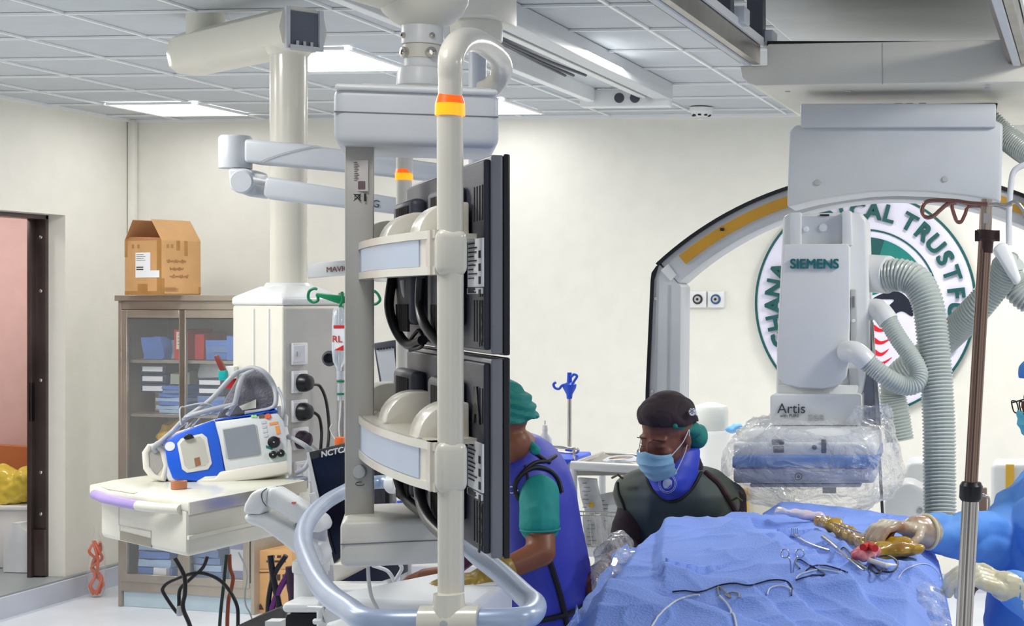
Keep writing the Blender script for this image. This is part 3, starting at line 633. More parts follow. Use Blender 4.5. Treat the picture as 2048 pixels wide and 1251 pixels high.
# sockets with plugs
pg = mat('purple_black_plug', (48, 28, 52), .4)
for i, (x, y) in enumerate(((598, 707), (598, 763), (598, 821), (600, 876), (604, 943))):
    c = onf1(x, y, .01); so = M().box(c, (.086, .016, .086), F1).bevel(.004).put('socket', white_m, pd)
    M().box(onf1(x, y, .0185), (.066, .004, .066), F1).bevel(.0015, 1).put('socket_face', mat('socket_white', (222, 222, 230), .3), so)
    if i == 0: M().box(onf1(x, y, .022), (.018, .004, .018), F1).put('data_port', lgrey_m, so)
    if i == 4: M().box(onf1(x + 4, y, .022), (.02, .008, .05), F1).bevel(.003, 1).put('rocker', white_m, so)
for i, (x, y, mt, lab, path) in enumerate(((604, 765, black_m, 'topmost black mains plug in the pendant sockets with a drooping lead', [(626, 768), (640, 772), (652, 800), (658, 850), (656, 890), (648, 920)]),
        (603, 823, black_m, 'middle black mains plug in the pendant with a lead curving down', [(623, 822), (638, 833), (643, 860), (642, 890), (640, 915)]),
        (601, 879, pg, 'lowest dark purple plug in the pendant with a pale lead', [(618, 884), (632, 896), (648, 912), (655, 930)]))):
    c = onf1(x, y, .02); r = thing('mains_plug', lab, 'plug', c, 'plugs in the pendant sockets')
    M().lathe(c, [(.036, 0), (.036, .018), (.028, .036), (.01, .042)], n1, 20).put('plug_body', mt, r)
    M().tube(spline([c + n1 * .025 + d1 * .02, onf1(path[0][0], path[0][1], .05)] + [onf1(a, b, .05 + .02 * j) for j, (a, b) in enumerate(path[1:])], 6), .006, 10).put('lead', mt if i < 2 else grey_m, r)
# behind: lower shield link
M().prism(pp([(575, 531), (690, 519), (705, 518), (705, 546), (690, 549), (575, 559)], 6.9), FW * .08).bevel(.006).put('shield_link', lgrey_m, pd)
text('MAVIG', .032, P(675, 538, 6.895), (RT + UP * .07).normalized(), UP, .001).put('link_lettering', mat('maroon_lettering', (120, 60, 70), .5), pd)
# green drip hanger on its pole
gh = thing('drip_hanger', 'green plastic drip hanger on a steel pole beside the pendant head', 'drip hanger', P(683, 1000, 6.15))
M().tube([P(683, 1000, 6.15), P(683, 585, 6.15)], .012, 14).put('pole', chrome_m, gh)
M().prism(pp([(632, 585), (690, 592), (690, 606), (676, 607), (632, 592)], 6.12), FW * .04).bevel(.003).put('crossbar', green_m, gh)
M().tube(spline(pp([(634, 588), (636, 600), (626, 604), (617, 597), (618, 583), (627, 577), (634, 578)], 6.13), 6), .0055, 10).put('hook', green_m, gh)
M().tube(spline(pp([(690, 598), (720, 600), (738, 603), (750, 608), (760, 600), (756, 588), (748, 581)], 6.13), 6), .0055, 10).put('hook', green_m, gh)
M().tube(spline(pp([(684, 583), (685, 600), (680, 612), (686, 614)], 6.11), 6), .0055, 10).put('clip', green_m, gh)
# iv bag
ivm = film('iv_fluid_plastic', (225, 236, 246), .35, .8, 14, .1, .5, .6, .01)
iv = thing('drip_bag', 'clear saline bag with red print hanging from the green hanger', 'drip bag', P(678, 740, 6.08))
m = M(); rg = []
for y, w_, t_ in ((614, 6, .01), (620, 12, .02), (650, 13, .03), (700, 13, .036), (722, 11, .03), (735, 5, .014), (742, 4, .01)): c = P(678, y, 6.08); rg.append([c + RT * (w_ / F * 6.08 * math.cos(a)) + FW * (t_ * math.sin(a)) for a in [2 * math.pi * k / 16 for k in range(16)]])
m.loft(rg).put('bag', ivm, iv)
fbox(668, 650, 688, 700, 6.045, .004).put('bag_label', paper_m, iv); fbox(667, 650, 688, 656, 6.043, .004).put('red_stripe', red_m, iv)
M().prism(pp([(668, 700), (686, 690), (686, 701)], 6.042), FW * .004).put('red_corner', red_m, iv); text('RL', .035, P(674, 678, 6.043), RT, UP, .001).put('print', red_m, iv)
M().cyl(P(681, 742, 6.08), P(681, 758, 6.08), .014, seg=14).put('port', ivm, iv); M().cyl(P(681, 766, 6.08), P(681, 800, 6.08), .011, seg=14).put('drip_chamber', ivm, iv)
for y in (764, 789): M().lathe(P(681, y, 6.08), [(.014, 0), (.014, .007)], UP, 14).put('green_ring', green_m, iv)
M().tube(spline(pp([(681, 800), (680, 830), (678, 860), (684, 900)], 6.08), 6), .003, 8).put('line', white_m, iv)
M().box(P(680, 884, 6.0), (.03, .03, .04), CROT).bevel(.005).put('roller_clamp', mat('orange_plastic', (240, 110, 40), .4), iv)
M().tube(spline(pp([(672, 880), (664, 868), (660, 856), (664, 848)], 6.0), 6), .002, 6).put('clamp_tail', white_m, iv)
M().lathe(P(663, 716, 6.2), [(.028, 0), (.03, .02), (.02, .03), (.015, .002)], -FW, 20).put('hose_knob', dgrey_m, gh)
# ------------------------------------------------------------------ steel cabinet at the back wall
cb0 = P(236, 1195, 10.05); CD = 10.05; cabz = 0
kx = lambda px, d=CD: P(px, 0, d)
ctop = P(0, 590, CD).z
q0 = P(236, 0, 10.3); q1 = P(508, 0, 10.02); 
q0.z = q1.z = 0; CABR = Matrix(((q1 - q0).normalized(), V((-(q1 - q0).normalized().y, (q1 - q0).normalized().x, 0)), UP)).transposed()
q0.z = q1.z = 0; CW = (q1 - q0).length; cdp = .42
def cab(u, v, z): return V((q0.x, q0.y, 0)) + CABR.col[0] * u + CABR.col[1] * v + UP * z
def zy(y, d=CD): return P(0, y, d).z
def ux(px):      # distance along the cabinet front seen at a picture column
    r = ray(px, 0); e = q1 - q0; return (q0.x * r.y - q0.y * r.x) / (r.x * e.y - r.y * e.x) * math.hypot(e.x, e.y)
cbm = mat('cabinet_steel', (172, 164, 152), .35, .55, var=.12, scale=3)
cab_ = thing('instrument_cabinet', 'tall steel glass-door cabinet by the back wall with the cardboard box on top', 'cabinet', cab(CW / 2, cdp / 2, 0))
def cbx(x0, x1, v0, v1, z0, z1, name, m=cbm, bev=.002, par=None):
    return M().box(cab((x0 + x1) / 2, (v0 + v1) / 2, (z0 + z1) / 2), (x1 - x0, v1 - v0, z1 - z0), CABR).bevel(bev, 1).put(name, m, par or cab_)
cbx(0, .025, 0, cdp, 0, ctop - .03, 'side_panel'); cbx(CW - .025, CW, 0, cdp, 0, ctop - .03, 'side_panel'); cbx(.02, CW - .02, cdp - .02, cdp, 0, ctop - .03, 'back_panel')
cbx(-.01, CW + .01, -.02, cdp + .01, ctop - .035, ctop, 'top_panel'); cbx(.025, CW - .025, .005, .03, ctop - .09, ctop - .036, 'header')
SH = [zy(722), zy(832), zy(965), zy(1055), zy(1165)]
for z in SH: cbx(.026, CW - .026, .03, cdp - .021, z - .02, z, 'shelf')
cbx(.025, CW - .025, .0, .03, .1, SH[4] + .0, 'bottom_rail'); cbx(.025, CW - .025, .02, .03, 0, .1, 'plinth', mat('pale_blue_plinth', (186, 204, 214), .4))
def cdoor(u0, u1, z0, z1):
    d_ = cbx(u0, u0 + .045, -.008, .012, z0, z1, 'door'); 
    for a in ((u1 - .045, u1, z0, z1), (u0 + .045, u1 - .045, z1 - .05, z1), (u0 + .045, u1 - .045, z0, z0 + .05)): cbx(a[0], a[1], -.008, .012, a[2], a[3], 'door_rail', par=d_)
    M().box(cab((u0 + u1) / 2, .002, (z0 + z1) / 2), (u1 - u0 - .08, .003, z1 - z0 - .09), CABR).put('pane', glass_m, d_)
um = ux(366)
cdoor(.03, um + .02, SH[3] + .03, ctop - .092); cdoor(um - .02, CW - .03, SH[3] + .03, ctop - .092)
cdoor(.03, um + .01, SH[4] - .03, SH[3] - .025); cdoor(um + .01, CW - .03, SH[4] - .03, SH[3] - .025)
# contents
bl = [mat('folded_blue_drape', (90, 130, 205), .7, bump=.3, bscale=25), mat('pale_blue_pack', (170, 200, 232), .6), mat('dusty_blue_cloth', (110, 140, 190), .8, bump=.3, bscale=25)]
boxn = mat('navy_box', (36, 48, 84), .5)
wrapm = mat('grey_wrapped_supply', (168, 174, 178), .3, bump=.5, bscale=20)
def ctt(px0, px1, y, h, v0, v1, mt, name, label, cat, group, soft=0, lab=None):
    u0, u1 = ux(px0), ux(px1); z = zy(y)
    m = M().box(cab((u0 + u1) / 2, (v0 + v1) / 2, z + h / 2), (u1 - u0, v1 - v0, h), CABR)
    if soft:
        bmesh.ops.subdivide_edges(m.bm, edges=m.bm.edges[:], cuts=6, use_grid_fill=True)
        bmesh.ops.recalc_face_normals(m.bm, faces=m.bm.faces[:]); m.bm.normal_update()
        b0 = z
        for v in m.bm.verts: v.co += V((nz(v.co, 9, px0), nz(v.co, 9, px0 + 5), max(-.3, nz(v.co, 8, px0 + 9)))) * soft * (1 if v.co.z > z + .004 else .0)
    else: m.bevel(.003, 1)
    o = m.put(name, mt, None, label, cat, group)
    if lab: M().box(cab((u0 + u1) / 2, v0 - .003, z + h / 2), ((u1 - u0) * .8, .004, h * .55), CABR).put('white_label', paper_m, o)
    return o
pt = 0.115
o = ctt(262, 300, 721, .13, .10, .3, bl[0], 'wrapped_pack', 'crumpled royal blue pack at the left end of the top cabinet shelf', 'pack', 'packs in the steel cabinet', .03)
o = ctt(296, 318, 721, .11, .18, .36, wrapm, 'film_bundle', 'grey clear-wrapped bundle beside the red box on the top cabinet shelf', 'bundle', None, .03)
o = ctt(329, 357, 721, .19, .08, .3, mat('red_carton', (196, 44, 40), .6), 'carton', 'red carton with a big white label on the top cabinet shelf', 'box', None)
u_ = (ux(329) + ux(357)) / 2; M().box(cab(u_ + .01, .076, zy(721) + .12), (.075, .006, .11), CABR).put('white_label', mat('cream_label', (226, 220, 200), .6), o)
for i in range(4): M().box(cab(u_ + .01, .0725, zy(721) + .155 - i * .02), (.05, .002, .004), CABR).put('print_line', ink_m, o)
o = ctt(366, 384, 721, .16, .1, .3, mat('red_carton', (196, 44, 40), .6), 'carton', 'plain red carton right of the middle upright on the top cabinet shelf', 'box', None)
for i in range(3): ctt(388, 452, 721 - i * 13, .042, .1, .32, bl[i % 2 and 2], 'wrapped_pack', ('dark', 'mid', 'light')[i] + ' folded blue pack, ' + ('bottom', 'middle', 'top')[i] + ' of the pile, top shelf right', 'pack', 'packs in the steel cabinet', .012)
ctt(440, 462, 721, .15, .06, .12, bl[0], 'wrapped_pack', 'upright bright blue pack at the right end of the top cabinet shelf', 'pack', 'packs in the steel cabinet', .01)
for i in range(3): ctt(262, 312, 800 - i * 20 - 10, .055, .08, .3, boxn, 'carton', 'navy carton with pale label, %s of three on the left middle shelf' % ('lowest', 'second', 'topmost')[i], 'box', 'navy cartons on the left', 0, True)
ctt(262, 300, 831, .16, .2, .38, card_m, 'carton', 'brown curved carton behind blue packs on the middle shelf', 'box', None)
for i in range(7): ctt(300 - (i % 2) * 8, 356, 831 - i * 8, .024, .08, .3, bl[(1, 1, 0, 1, 0, 2, 0)[i]], 'wrapped_pack', 'flat pale blue pack in the left pile, middle shelf, layer %s from below' % ('one', 'two', 'three', 'four', 'five', 'six', 'seven')[i], 'pack', 'packs in the steel cabinet', .014)
ctt(318, 356, 772, .07, .1, .3, mat('greenish_film_pack', (166, 178, 158), .4, bump=.4, bscale=30), 'film_bundle', 'grey green wrapped bundle above the left pale blue pile', 'bundle', None, .02)
for i in range(4): ctt(376, 436 - i * 2, 831 - i * 9, .028, .08, .3, bl[(0, 2, 0, 2)[i]], 'wrapped_pack', 'blue pack in the right pile, middle shelf, layer %s from below' % ('one', 'two', 'three', 'four')[i], 'pack', 'packs in the steel cabinet', .012)
for i in range(2): ctt(376, 428, 792 - i * 17, .05, .08, .3, boxn, 'carton', 'tilted navy carton with pale label, %s of two above the right blue pile' % ('lower', 'upper')[i], 'box', 'navy cartons on the right', 0, True)
ctt(374, 446, 758, .09, .1, .34, wrapm, 'film_bundle', 'heap of grey film wrapped supplies right on the middle shelf', 'bundle', None, .03)
# yellow bag on the lower shelf
m = M(); random.seed(3)
for a, b, c_ in ((300, 880, .09), (325, 868, .08), (340, 885, .09), (310, 915, .1), (335, 925, .1), (320, 945, .1)): p = cab(ux(a), .2, zy(b)); m.ball(p, (c_, .1, c_ * .8))
m.remesh(.012, 4, lambda p: .03 * nz(p, 14) + .02 * nz(p, 30, 4)).put('yellow_bag', mat('yellow_plastic_bag', (226, 178, 20), .35, bump=.4, bscale=20), None, 'crumpled yellow plastic bag on the lower cabinet shelf', 'bag')
for i in range(4): ctt(262, 330 - i * 4, 1163 - i * 17, .045, .06, .3, bl[(0, 1, 0, 1)[i]], 'wrapped_pack', 'rolled blue pack in the bottom left compartment, layer %s from below' % ('one', 'two', 'three', 'four')[i], 'pack', 'packs in the steel cabinet', .014)
for i in range(5): ctt(374, 432 - i * 3, 1163 - i * 14, .038, .06, .3, bl[(2, 1, 2, 2, 1)[i]], 'wrapped_pack', 'flat blue grey pack in the bottom right compartment, layer %s from below' % ('one', 'two', 'three', 'four', 'five')[i], 'pack', 'packs in the steel cabinet', .012)
ctt(440, 478, 1163, .24, .08, .3, mat('purple_print_carton', (150, 150, 196), .5), 'carton', 'pale carton with purple print in the bottom right compartment', 'box', None, 0, True)
ctt(300, 326, 1163, .05, .03, .055, mat('white_bundle', (232, 234, 236), .7), 'gauze_bundle', 'small white bundle in front of the bottom left blue packs', 'bundle', None, .01)
# cardboard box on top
bc0 = [V((P(250, 0, 10.15).x, P(250, 0, 10.15).y)), V((P(323, 0, 10.0).x, P(323, 0, 10.0).y)), V((P(401, 0, 10.25).x, P(401, 0, 10.25).y))]; bc0.append(bc0[0] + bc0[2] - bc0[1])
bz = ctop + .002; bt = P(0, 481, 10.1).z; bpk = P(0, 440, 10.1).z
bx = thing('cardboard_box', 'large open topped cardboard box standing on the steel cabinet', 'box', V((*((bc0[0] + bc0[2]) / 2), bz)))
b = [at(p, 0) for p in bc0]
def wallp(i, j, z0, z1, name, mt, inset=0):
    a, c = b[i], b[j]; n = (c - a).cross(UP).normalized() * .006
    return M().prism([a + UP * z0, c + UP * z0, c + UP * z1, a + UP * z1], -n).put(name, mt, bx)
for i, j in ((0, 1), (1, 2), (2, 3), (3, 0)): wallp(i, j, bz, bt, 'side', card_m)
M().prism([p + UP * bz for p in b], V((0, 0, .008))).put('bottom', card_m, bx)
mid = (b[0] + b[1] + b[2] + b[3]) / 4
# flaps: right one leans inward to the ridge, rear ones stand
r0 = b[1].lerp(b[0], .28); r1 = b[2].lerp(b[3], .28)
M().prism([b[1] + UP * bt, b[2] + UP * bt, r1 + UP * bpk, r0 + UP * bpk], V((-.003, .003, .004))).put('flap', card_m, bx)
l0 = b[0].lerp(b[1], .22); l1 = b[3].lerp(b[2], .22)
M().prism([b[0] + UP * bt, b[3] + UP * bt, l1 + UP * bpk, l0 + UP * bpk], V((-.003, .003, .004))).put('flap', card2_m, bx)
M().prism([b[3] + UP * bt, b[2] + UP * bt, (r1) + UP * bpk, (l1) + UP * bpk], V((-.003, .003, .004))).put('flap', card2_m, bx)
M().prism([b[0] + UP * bt, b[1] + UP * bt, b[1].lerp(mid, .12) + UP * (bt + .012), b[0].lerp(mid, .12) + UP * (bt + .022)], V((0, 0, .004))).put('flap', card2_m, bx)
def onb(i, j, u, z, off=.003): a, c = b[i], b[j]; n = (c - a).cross(UP).normalized(); return a.lerp(c, u) + UP * z + n * off
def bpatch(i, j, u0, u1, z0, z1, name, mt, off=.003, par=None): return M().prism([onb(i, j, u0, z0, off), onb(i, j, u1, z0, off), onb(i, j, u1, z1, off), onb(i, j, u0, z1, off)], (b[j] - b[i]).cross(UP).normalized() * -.002).put(name, mt, par or bx)
H = bt - bz
lb = bpatch(0, 1, .3, .7, bz + H * .32, bz + H * .78, 'shipping_label', paper_m)
bpatch(0, 1, .7, .95, bz + H * .32, bz + H * .45, 'small_label', paper_m)
m = M()
for k in range(4): m.prism([onb(0, 1, .33, bz + H * (.74 - k * .035), .0045), onb(0, 1, .33 + .2 + .05 * (k % 2), bz + H * (.74 - k * .035), .0045), onb(0, 1, .33 + .2 + .05 * (k % 2), bz + H * (.745 - k * .035), .0045), onb(0, 1, .33, bz + H * (.745 - k * .035), .0045)], V((0, .001, 0)))
for k in range(2): m.prism([onb(0, 1, .33, bz + H * (.5 - k * .04), .0045), onb(0, 1, .52, bz + H * (.5 - k * .04), .0045), onb(0, 1, .52, bz + H * (.52 - k * .04), .0045), onb(0, 1, .33, bz + H * (.52 - k * .04), .0045)], V((0, .001, 0)))
m.put('label_print', ink_m, bx, kind='stuff')
bpatch(0, 1, .88, 1.0, bz + H * .0, bz + H * 1, 'tape_strip', tape_m, .0022); bpatch(0, 1, 0, 1, bz, bz + H * .07, 'tape_strip', tape_m, .002); bpatch(0, 1, .36, .62, bz + H * .05, bz + H * .2, 'tape_patch', tape_m, .0024); bpatch(0, 1, .0, .07, bz + H * .7, bz + H, 'tape_patch', tape_m, .0024)
bpatch(1, 2, .0, .07, bz, bz + H * .3, 'tape_strip', tape_m, .002); bpatch(1, 2, .58, .66, bz + H * .72, bz + H, 'tape_strip', tape_m, .002); bpatch(1, 2, .38, .46, bz + H * .82, bz + H, 'tape_strip', tape_m, .002); bpatch(1, 2, .95, 1.0, bz + H * .02, bz + H * .15, 'tape_patch', tape_m, .002)
pen = mat('faint_pen', (172, 128, 84), .8)
for k, (u0, u1) in enumerate(((.12, .62), (.2, .55), (.2, .68))):      # three faint handwritten lines, not readable in the photograph
    n_ = 46; M().tube([onb(1, 2, u0 + (u1 - u0) * t_ / n_ + .012 * math.sin(t_ * 1.9), bz + H * (.62 - .14 * k + .022 * math.sin(t_ * 1.25 + k) * (1 + .7 * math.sin(t_ * .37 + 2 * k))), .003) for t_ in range(n_ + 1)], .0018, 5).put('handwriting', pen, bx)
m = M()
for k in range(4):
    m.prism([onb(1, 2, .08, bz + H * (.13 - k * .02), .003), onb(1, 2, .36 + .06 * (k % 2), bz + H * (.13 - k * .02), .003), onb(1, 2, .36 + .06 * (k % 2), bz + H * (.137 - k * .02), .003), onb(1, 2, .08, bz + H * (.137 - k * .02), .003)], V((.001, 0, 0)))
m.put('printed_lines', pen, bx, kind='stuff')
for u in (.13, .24): bpatch(1, 2, u, u + .05, bz + H * .86, bz + H * .93, 'handling_mark', pen)
for u in (.2, .35): bpatch(0, 1, u, u + .05, bz + H * .86, bz + H * .93, 'handling_mark', pen)
# ------------------------------------------------------------------ pendant shelf with drawer
st = P(378, 1003, 5.3).z; f0 = P(378, 0, 5.3); r1_ = P(612, 0, 5.95); l1_ = P(192, 0, 5.76)
F0 = at(f0, 0); RR_ = at(r1_, 0) - F0; LL_ = at(l1_, 0) - F0
sh = thing('pendant_shelf', 'cream drawer shelf of the pendant with a lilac grip bar along its edge', 'shelf unit', at(F0 + (RR_ + LL_) / 2, P(0, 1112, 5.3).z))
def sf(u, v, z): return F0 + RR_ * u + LL_ * v + UP * z
zb_ = P(0, 1116, 5.3).z
body = M().prism([sf(0, .02, zb_), sf(.98, .02, zb_ + .0), sf(.98, .98, zb_), sf(.02, .98, zb_)], V((0, 0, st - zb_ - .02)))
body.bevel(.02, 3).put('drawer_body', cream_m, sh)
rail_pts = [sf(0, 0, st), sf(0, .2, st), sf(-.04, .45, st), sf(-.05, .75, st), sf(0, 1.08, st), sf(.2, 1.12, st), sf(1, 1.04, st), sf(1, 0, st)]
M().prism(rail_pts, V((0, 0, -.035))).bevel(.008, 3).put('top_board', mat('cream_work_top', (232, 232, 214), .3, coat=.3), sh)
M().prism([sf(-.005, -.012, st - .042), sf(1.0, -.012, st - .042), sf(1.0, .0, st - .042), sf(-.005, .0, st - .042)], V((0, 0, .04))).put('steel_edge_rail', chrome_m, sh)
M().tube([sf(-.075, .42, st - .03), sf(-.075, .6, st - .03), sf(-.06, .82, st - .03), sf(-.02, .98, st - .028)], .016, 14).put('lilac_grip', mat('lilac_rubber', (168, 146, 212), .5), sh)
M().tube([sf(-.0, .08, st - .03), sf(-.05, .25, st - .03), sf(-.075, .42, st - .03)], .017, 14).put('grip_bar', cream_m, sh); M().tube([sf(-.02, .98, st - .028), sf(.06, 1.1, st - .028)], .017, 14).put('grip_bar', cream_m, sh)
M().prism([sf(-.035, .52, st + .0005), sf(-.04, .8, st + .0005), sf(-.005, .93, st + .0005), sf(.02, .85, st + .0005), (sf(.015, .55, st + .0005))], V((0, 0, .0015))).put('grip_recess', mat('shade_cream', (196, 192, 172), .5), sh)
nl = LL_.cross(UP).normalized(); 
if nl.y > 0: nl = -nl
def onl(px, py, n=.002):
    r = ray(px, py); p0 = F0 + nl * n + RR_ * .01; t_ = (p0 - CAM).dot(nl) / r.dot(nl); return CAM + r * t_
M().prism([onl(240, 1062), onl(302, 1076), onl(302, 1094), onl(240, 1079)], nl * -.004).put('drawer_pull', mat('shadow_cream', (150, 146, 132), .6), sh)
for a, b_ in (((240, 1050), (302, 1062)), ((240, 1048), (240, 1062)), ((302, 1060), (302, 1076)), ((238, 992), (238, 1050))): M().tube([onl(*a), onl(*b_)], .0012, 6).put('drawer_seam', grey_m, sh)
M().prism([sf(.0, .0, zb_ + .06) + V((0, 0, 0)), sf(.98, .0, zb_ + .06), sf(.98, .02, zb_ + .06), sf(.0, .02, zb_ + .06)], V((0, 0, .012))).put('side_step', cream_m, sh)
M().box(sf(1.0, .1, st - .02), (.09, .05, .05), basis(RR_)).bevel(.01, 3).put('rail_bracket', mat('slate_blue_bracket', (120, 132, 152), .4), sh)
# pendant to shelf bracket
M().box(sf(1.02, .5, st - .1), (.2, .3, .12), basis(RR_)).bevel(.01).put('mount', cream_m, sh)
# tape roll
tp = PZ(358, 976, st + .002); M().lathe(tp, [(.026, 0), (.026, .026), (.016, .026), (.016, 0)], UP, 24).put('tape_roll', mat('brown_tape', (190, 122, 86), .6), None, 'small brown roll of tape on the pendant shelf before the blue device', 'tape roll')
# ------------------------------------------------------------------ defibrillator
df = thing('defibrillator', 'white and royal blue defibrillator with grey screen standing on the pendant shelf', 'defibrillator', PZ(450, 968, st))
DA = P(290, 920, 5.86); DB = P(577, 900, 6.0); du = at(DB - DA, 0); du.z = 0; du.normalize(); dn = V((du.y, -du.x, 0)); tilt = (UP * .97 - dn * .24).normalized()
dN = du.cross(tilt).normalized()
if dN.dot(FW) > 0: dN = -dN
def q(px, py, n=0): r = ray(px, py); p0 = DA + dN * n; t_ = (p0 - CAM).dot(dN) / r.dot(dN); return CAM + r * t_
def dpoly(pts, n0, n1, name, mt, bev=0, sm=0, par=None):
    pts = [q(a, b_, n1) for a, b_ in pts]
    if sm: pts = spline(pts, sm, True)
    m = M().prism(pts, -dN * (n1 - n0))
    if bev: m.bevel(bev, 2)
    return m.put(name, mt, par or df)
dpoly([(325, 885), (352, 862), (430, 836), (500, 826), (555, 820), (566, 836), (575, 880), (575, 938), (450, 958), (335, 962), (322, 920)], -.2, -.02, 'housing', white_m, .012)
dpoly([(327, 886), (350, 866), (428, 838), (437, 870), (450, 950), (402, 962), (345, 957), (335, 930)], -.03, .012, 'blue_frame', blue_m, .008)
dpoly([(428, 838), (450, 834), (520, 826), (548, 814), (555, 821), (500, 830), (430, 842)], -.18, .006, 'blue_top_edge', blue_m, .004)
dpoly([(428, 842), (500, 833), (556, 825), (566, 840), (573, 880), (575, 922), (450, 942), (438, 880)], -.03, .01, 'front_panel', mat('warm_white_panel', (222, 226, 228), .35), .008)
dpoly([(354, 886), (362, 876), (404, 866), (414, 874), (424, 926), (416, 938), (374, 945), (364, 938)], .011, .016, 'paddle_tray_rim', mat('tray_cream', (226, 226, 220), .35), .004)
dpoly([(360, 888), (366, 880), (400, 872), (408, 880), (417, 922), (410, 930), (376, 937), (369, 930)], .0162, .017, 'paddle_tray', mat('tray_inner', (196, 194, 184), .4), 0)
dpoly([(388, 916), (399, 913), (402, 929), (391, 933)], .017, .018, 'copper_contact', mat('copper_brown', (150, 104, 74), .5))
dpoly([(366, 876), (374, 866), (384, 868), (388, 874), (374, 878)], .012, .03, 'tray_clip', black_m, .003)
dpoly([(444, 856), (506, 847), (513, 850), (522, 905), (518, 910), (458, 918), (452, 914)], .0105, .013, 'screen_bezel', grey_m, .002)
dpoly([(446, 859), (509, 848), (520, 907), (457, 917)], .0128, .015, 'screen', screen_m)
dpoly([(440, 942), (575, 920), (577, 944), (520, 955), (468, 962), (448, 975), (405, 966), (398, 958), (430, 955)], -.05, .02, 'front_skirt', cream_m, .006)
dpoly([(392, 962), (446, 978), (460, 972), (440, 950), (410, 952)], -.04, .018, 'front_foot', cream_m, .004)
dpoly([(540, 948), (572, 942), (572, 958), (545, 962)], -.14, -.04, 'rear_foot', cream_m, .004)
for x, y, r_ in ((548, 884, .022), (546, 909, .014), (562, 906, .014)):
    k = M().lathe(q(x, y, .012), [(r_, 0), (r_ * .95, .012), (r_ * .5, .015)], dN, 20).put('knob', black_m, df)
    M().box(q(x, y, .03), (.004, .002, r_ * 1.2), basis(du, None, dN)).put('pointer', white_m, k)
for x, y in ((505, 832), (511, 832)): M().lathe(q(x, y, .011), [(.006, 0), (.005, .002)], dN, 10).put('green_indicator', mat('pale_green_led', (170, 226, 150), .4), df)
dpoly([(517, 829), (528, 827), (529, 835), (518, 836)], .01, .012, 'sensor_window', mat('brown_window', (100, 88, 84), .3)); M().lathe(q(536, 832, .011), [(.011, 0), (.009, .004)], dN, 16).put('orange_button', mat('orange_button', (240, 110, 70), .4), df)
for i in range(4): dpoly([(522 + i * 1.5, 842 + i * 9), (531 + i * 1.5, 840 + i * 9), (532 + i * 1.5, 845 + i * 9), (523 + i * 1.5, 847 + i * 9)], .01, .0125, 'key', lgrey_m)
orl = mat('orange_label', (246, 160, 84), .5); dpoly([(538, 845), (555, 842), (556, 847), (539, 850)], .01, .0118, 'orange_label', orl); dpoly([(550, 852), (558, 850), (561, 866), (553, 868)], .01, .0118, 'orange_label', orl)
dpoly([(535, 884), (541, 883), (541, 886), (535, 887)], .01, .0118, 'black_mark', ink_m); dpoly([(552, 873), (560, 875), (560, 878), (552, 876)], .01, .0118, 'red_mark', red_m)
dpoly([(532, 890), (545, 894), (545, 899), (532, 895)], .01, .0118, 'teal_mark', teal_m); dpoly([(536, 900), (573, 897), (574, 919), (538, 923)], .0102, .0108, 'green_tint_field', mat('pale_green_field', (206, 226, 216), .4))
M().lathe(q(340, 892, .012), [(.017, 0), (.016, .002)], dN, 20).put('round_sticker', paper_m, df)
m = M().tube([q(300, 892, -.03), q(291, 905, -.03), q(293, 935, -.03), q(306, 952, -.03), q(326, 958, -.03), q(334, 930, -.03), q(326, 900, -.03), q(312, 890, -.03)] , .012, 10, closed=True); m.put('paddle_rim', cream_m, df)
dpoly([(296, 890), (322, 892), (334, 905), (336, 958), (310, 957), (294, 940), (291, 905)], -.16, -.03, 'paddle_holder', cream_m, .012)
dpoly([(299, 898), (315, 897), (326, 912), (324, 935), (313, 948), (300, 934)], -.031, -.027, 'paddle_hollow', mat('hollow_grey', (168, 164, 156), .5), 0, 0)
dpoly([(305, 885), (330, 872), (335, 880), (314, 895)], -.08, -.02, 'paddle_bridge', cream_m, .008)
# mesh pouch and cables behind
dpoly([(428, 838), (452, 790), (478, 745), (505, 736), (528, 745), (545, 775), (552, 815), (500, 826)], -.12, -.06, 'mesh_pouch', mat('grey_mesh_pouch', (116, 116, 124), .8, var=.2, scale=20, bump=.6, bscale=120, tex='voronoi'), .02)
dpoly([(478, 812), (512, 798), (512, 815), (485, 820)], -.05, -.048, 'pouch_card', cream_m)
gc = mat('cable_grey', (178, 182, 188), .4)
for pts, r_ in (([(312, 903), (308, 894), (322, 882), (345, 862), (372, 836), (410, 822), (470, 808)], .009), ([(370, 836), (420, 800), (462, 755), (480, 742), (505, 735), (530, 745), (548, 772), (552, 800), (545, 815), (520, 822), (490, 826)], .009),
        ([(455, 830), (470, 805), (478, 770), (488, 750), (510, 738)], .009), ([(555, 775), (565, 795), (568, 820), (562, 850)], .007), ([(575, 872), (592, 880), (612, 892), (622, 905), (610, 935), (590, 946)], .009),
        ([(430, 826), (425, 812), (405, 806), (372, 812), (360, 818), (362, 850)], .003), ([(362, 850), (364, 838), (380, 832), (400, 831), (420, 828)], .003), ([(420, 828), (445, 818), (462, 812), (475, 808)], .004), ([(350, 862), (375, 845), (372, 856), (390, 838), (385, 852), (400, 835)], .0025)):
    M().tube(spline([q(a, b_, -.03 + .012 * (i % 3)) for i, (a, b_) in enumerate(pts)], 8), r_, 12).put('cable', gc, df)
dpoly([(552, 812), (562, 810), (563, 826), (575, 828), (574, 850), (560, 848), (555, 832)], -.06, -.02, 'cable_clamp', white_m, .004)
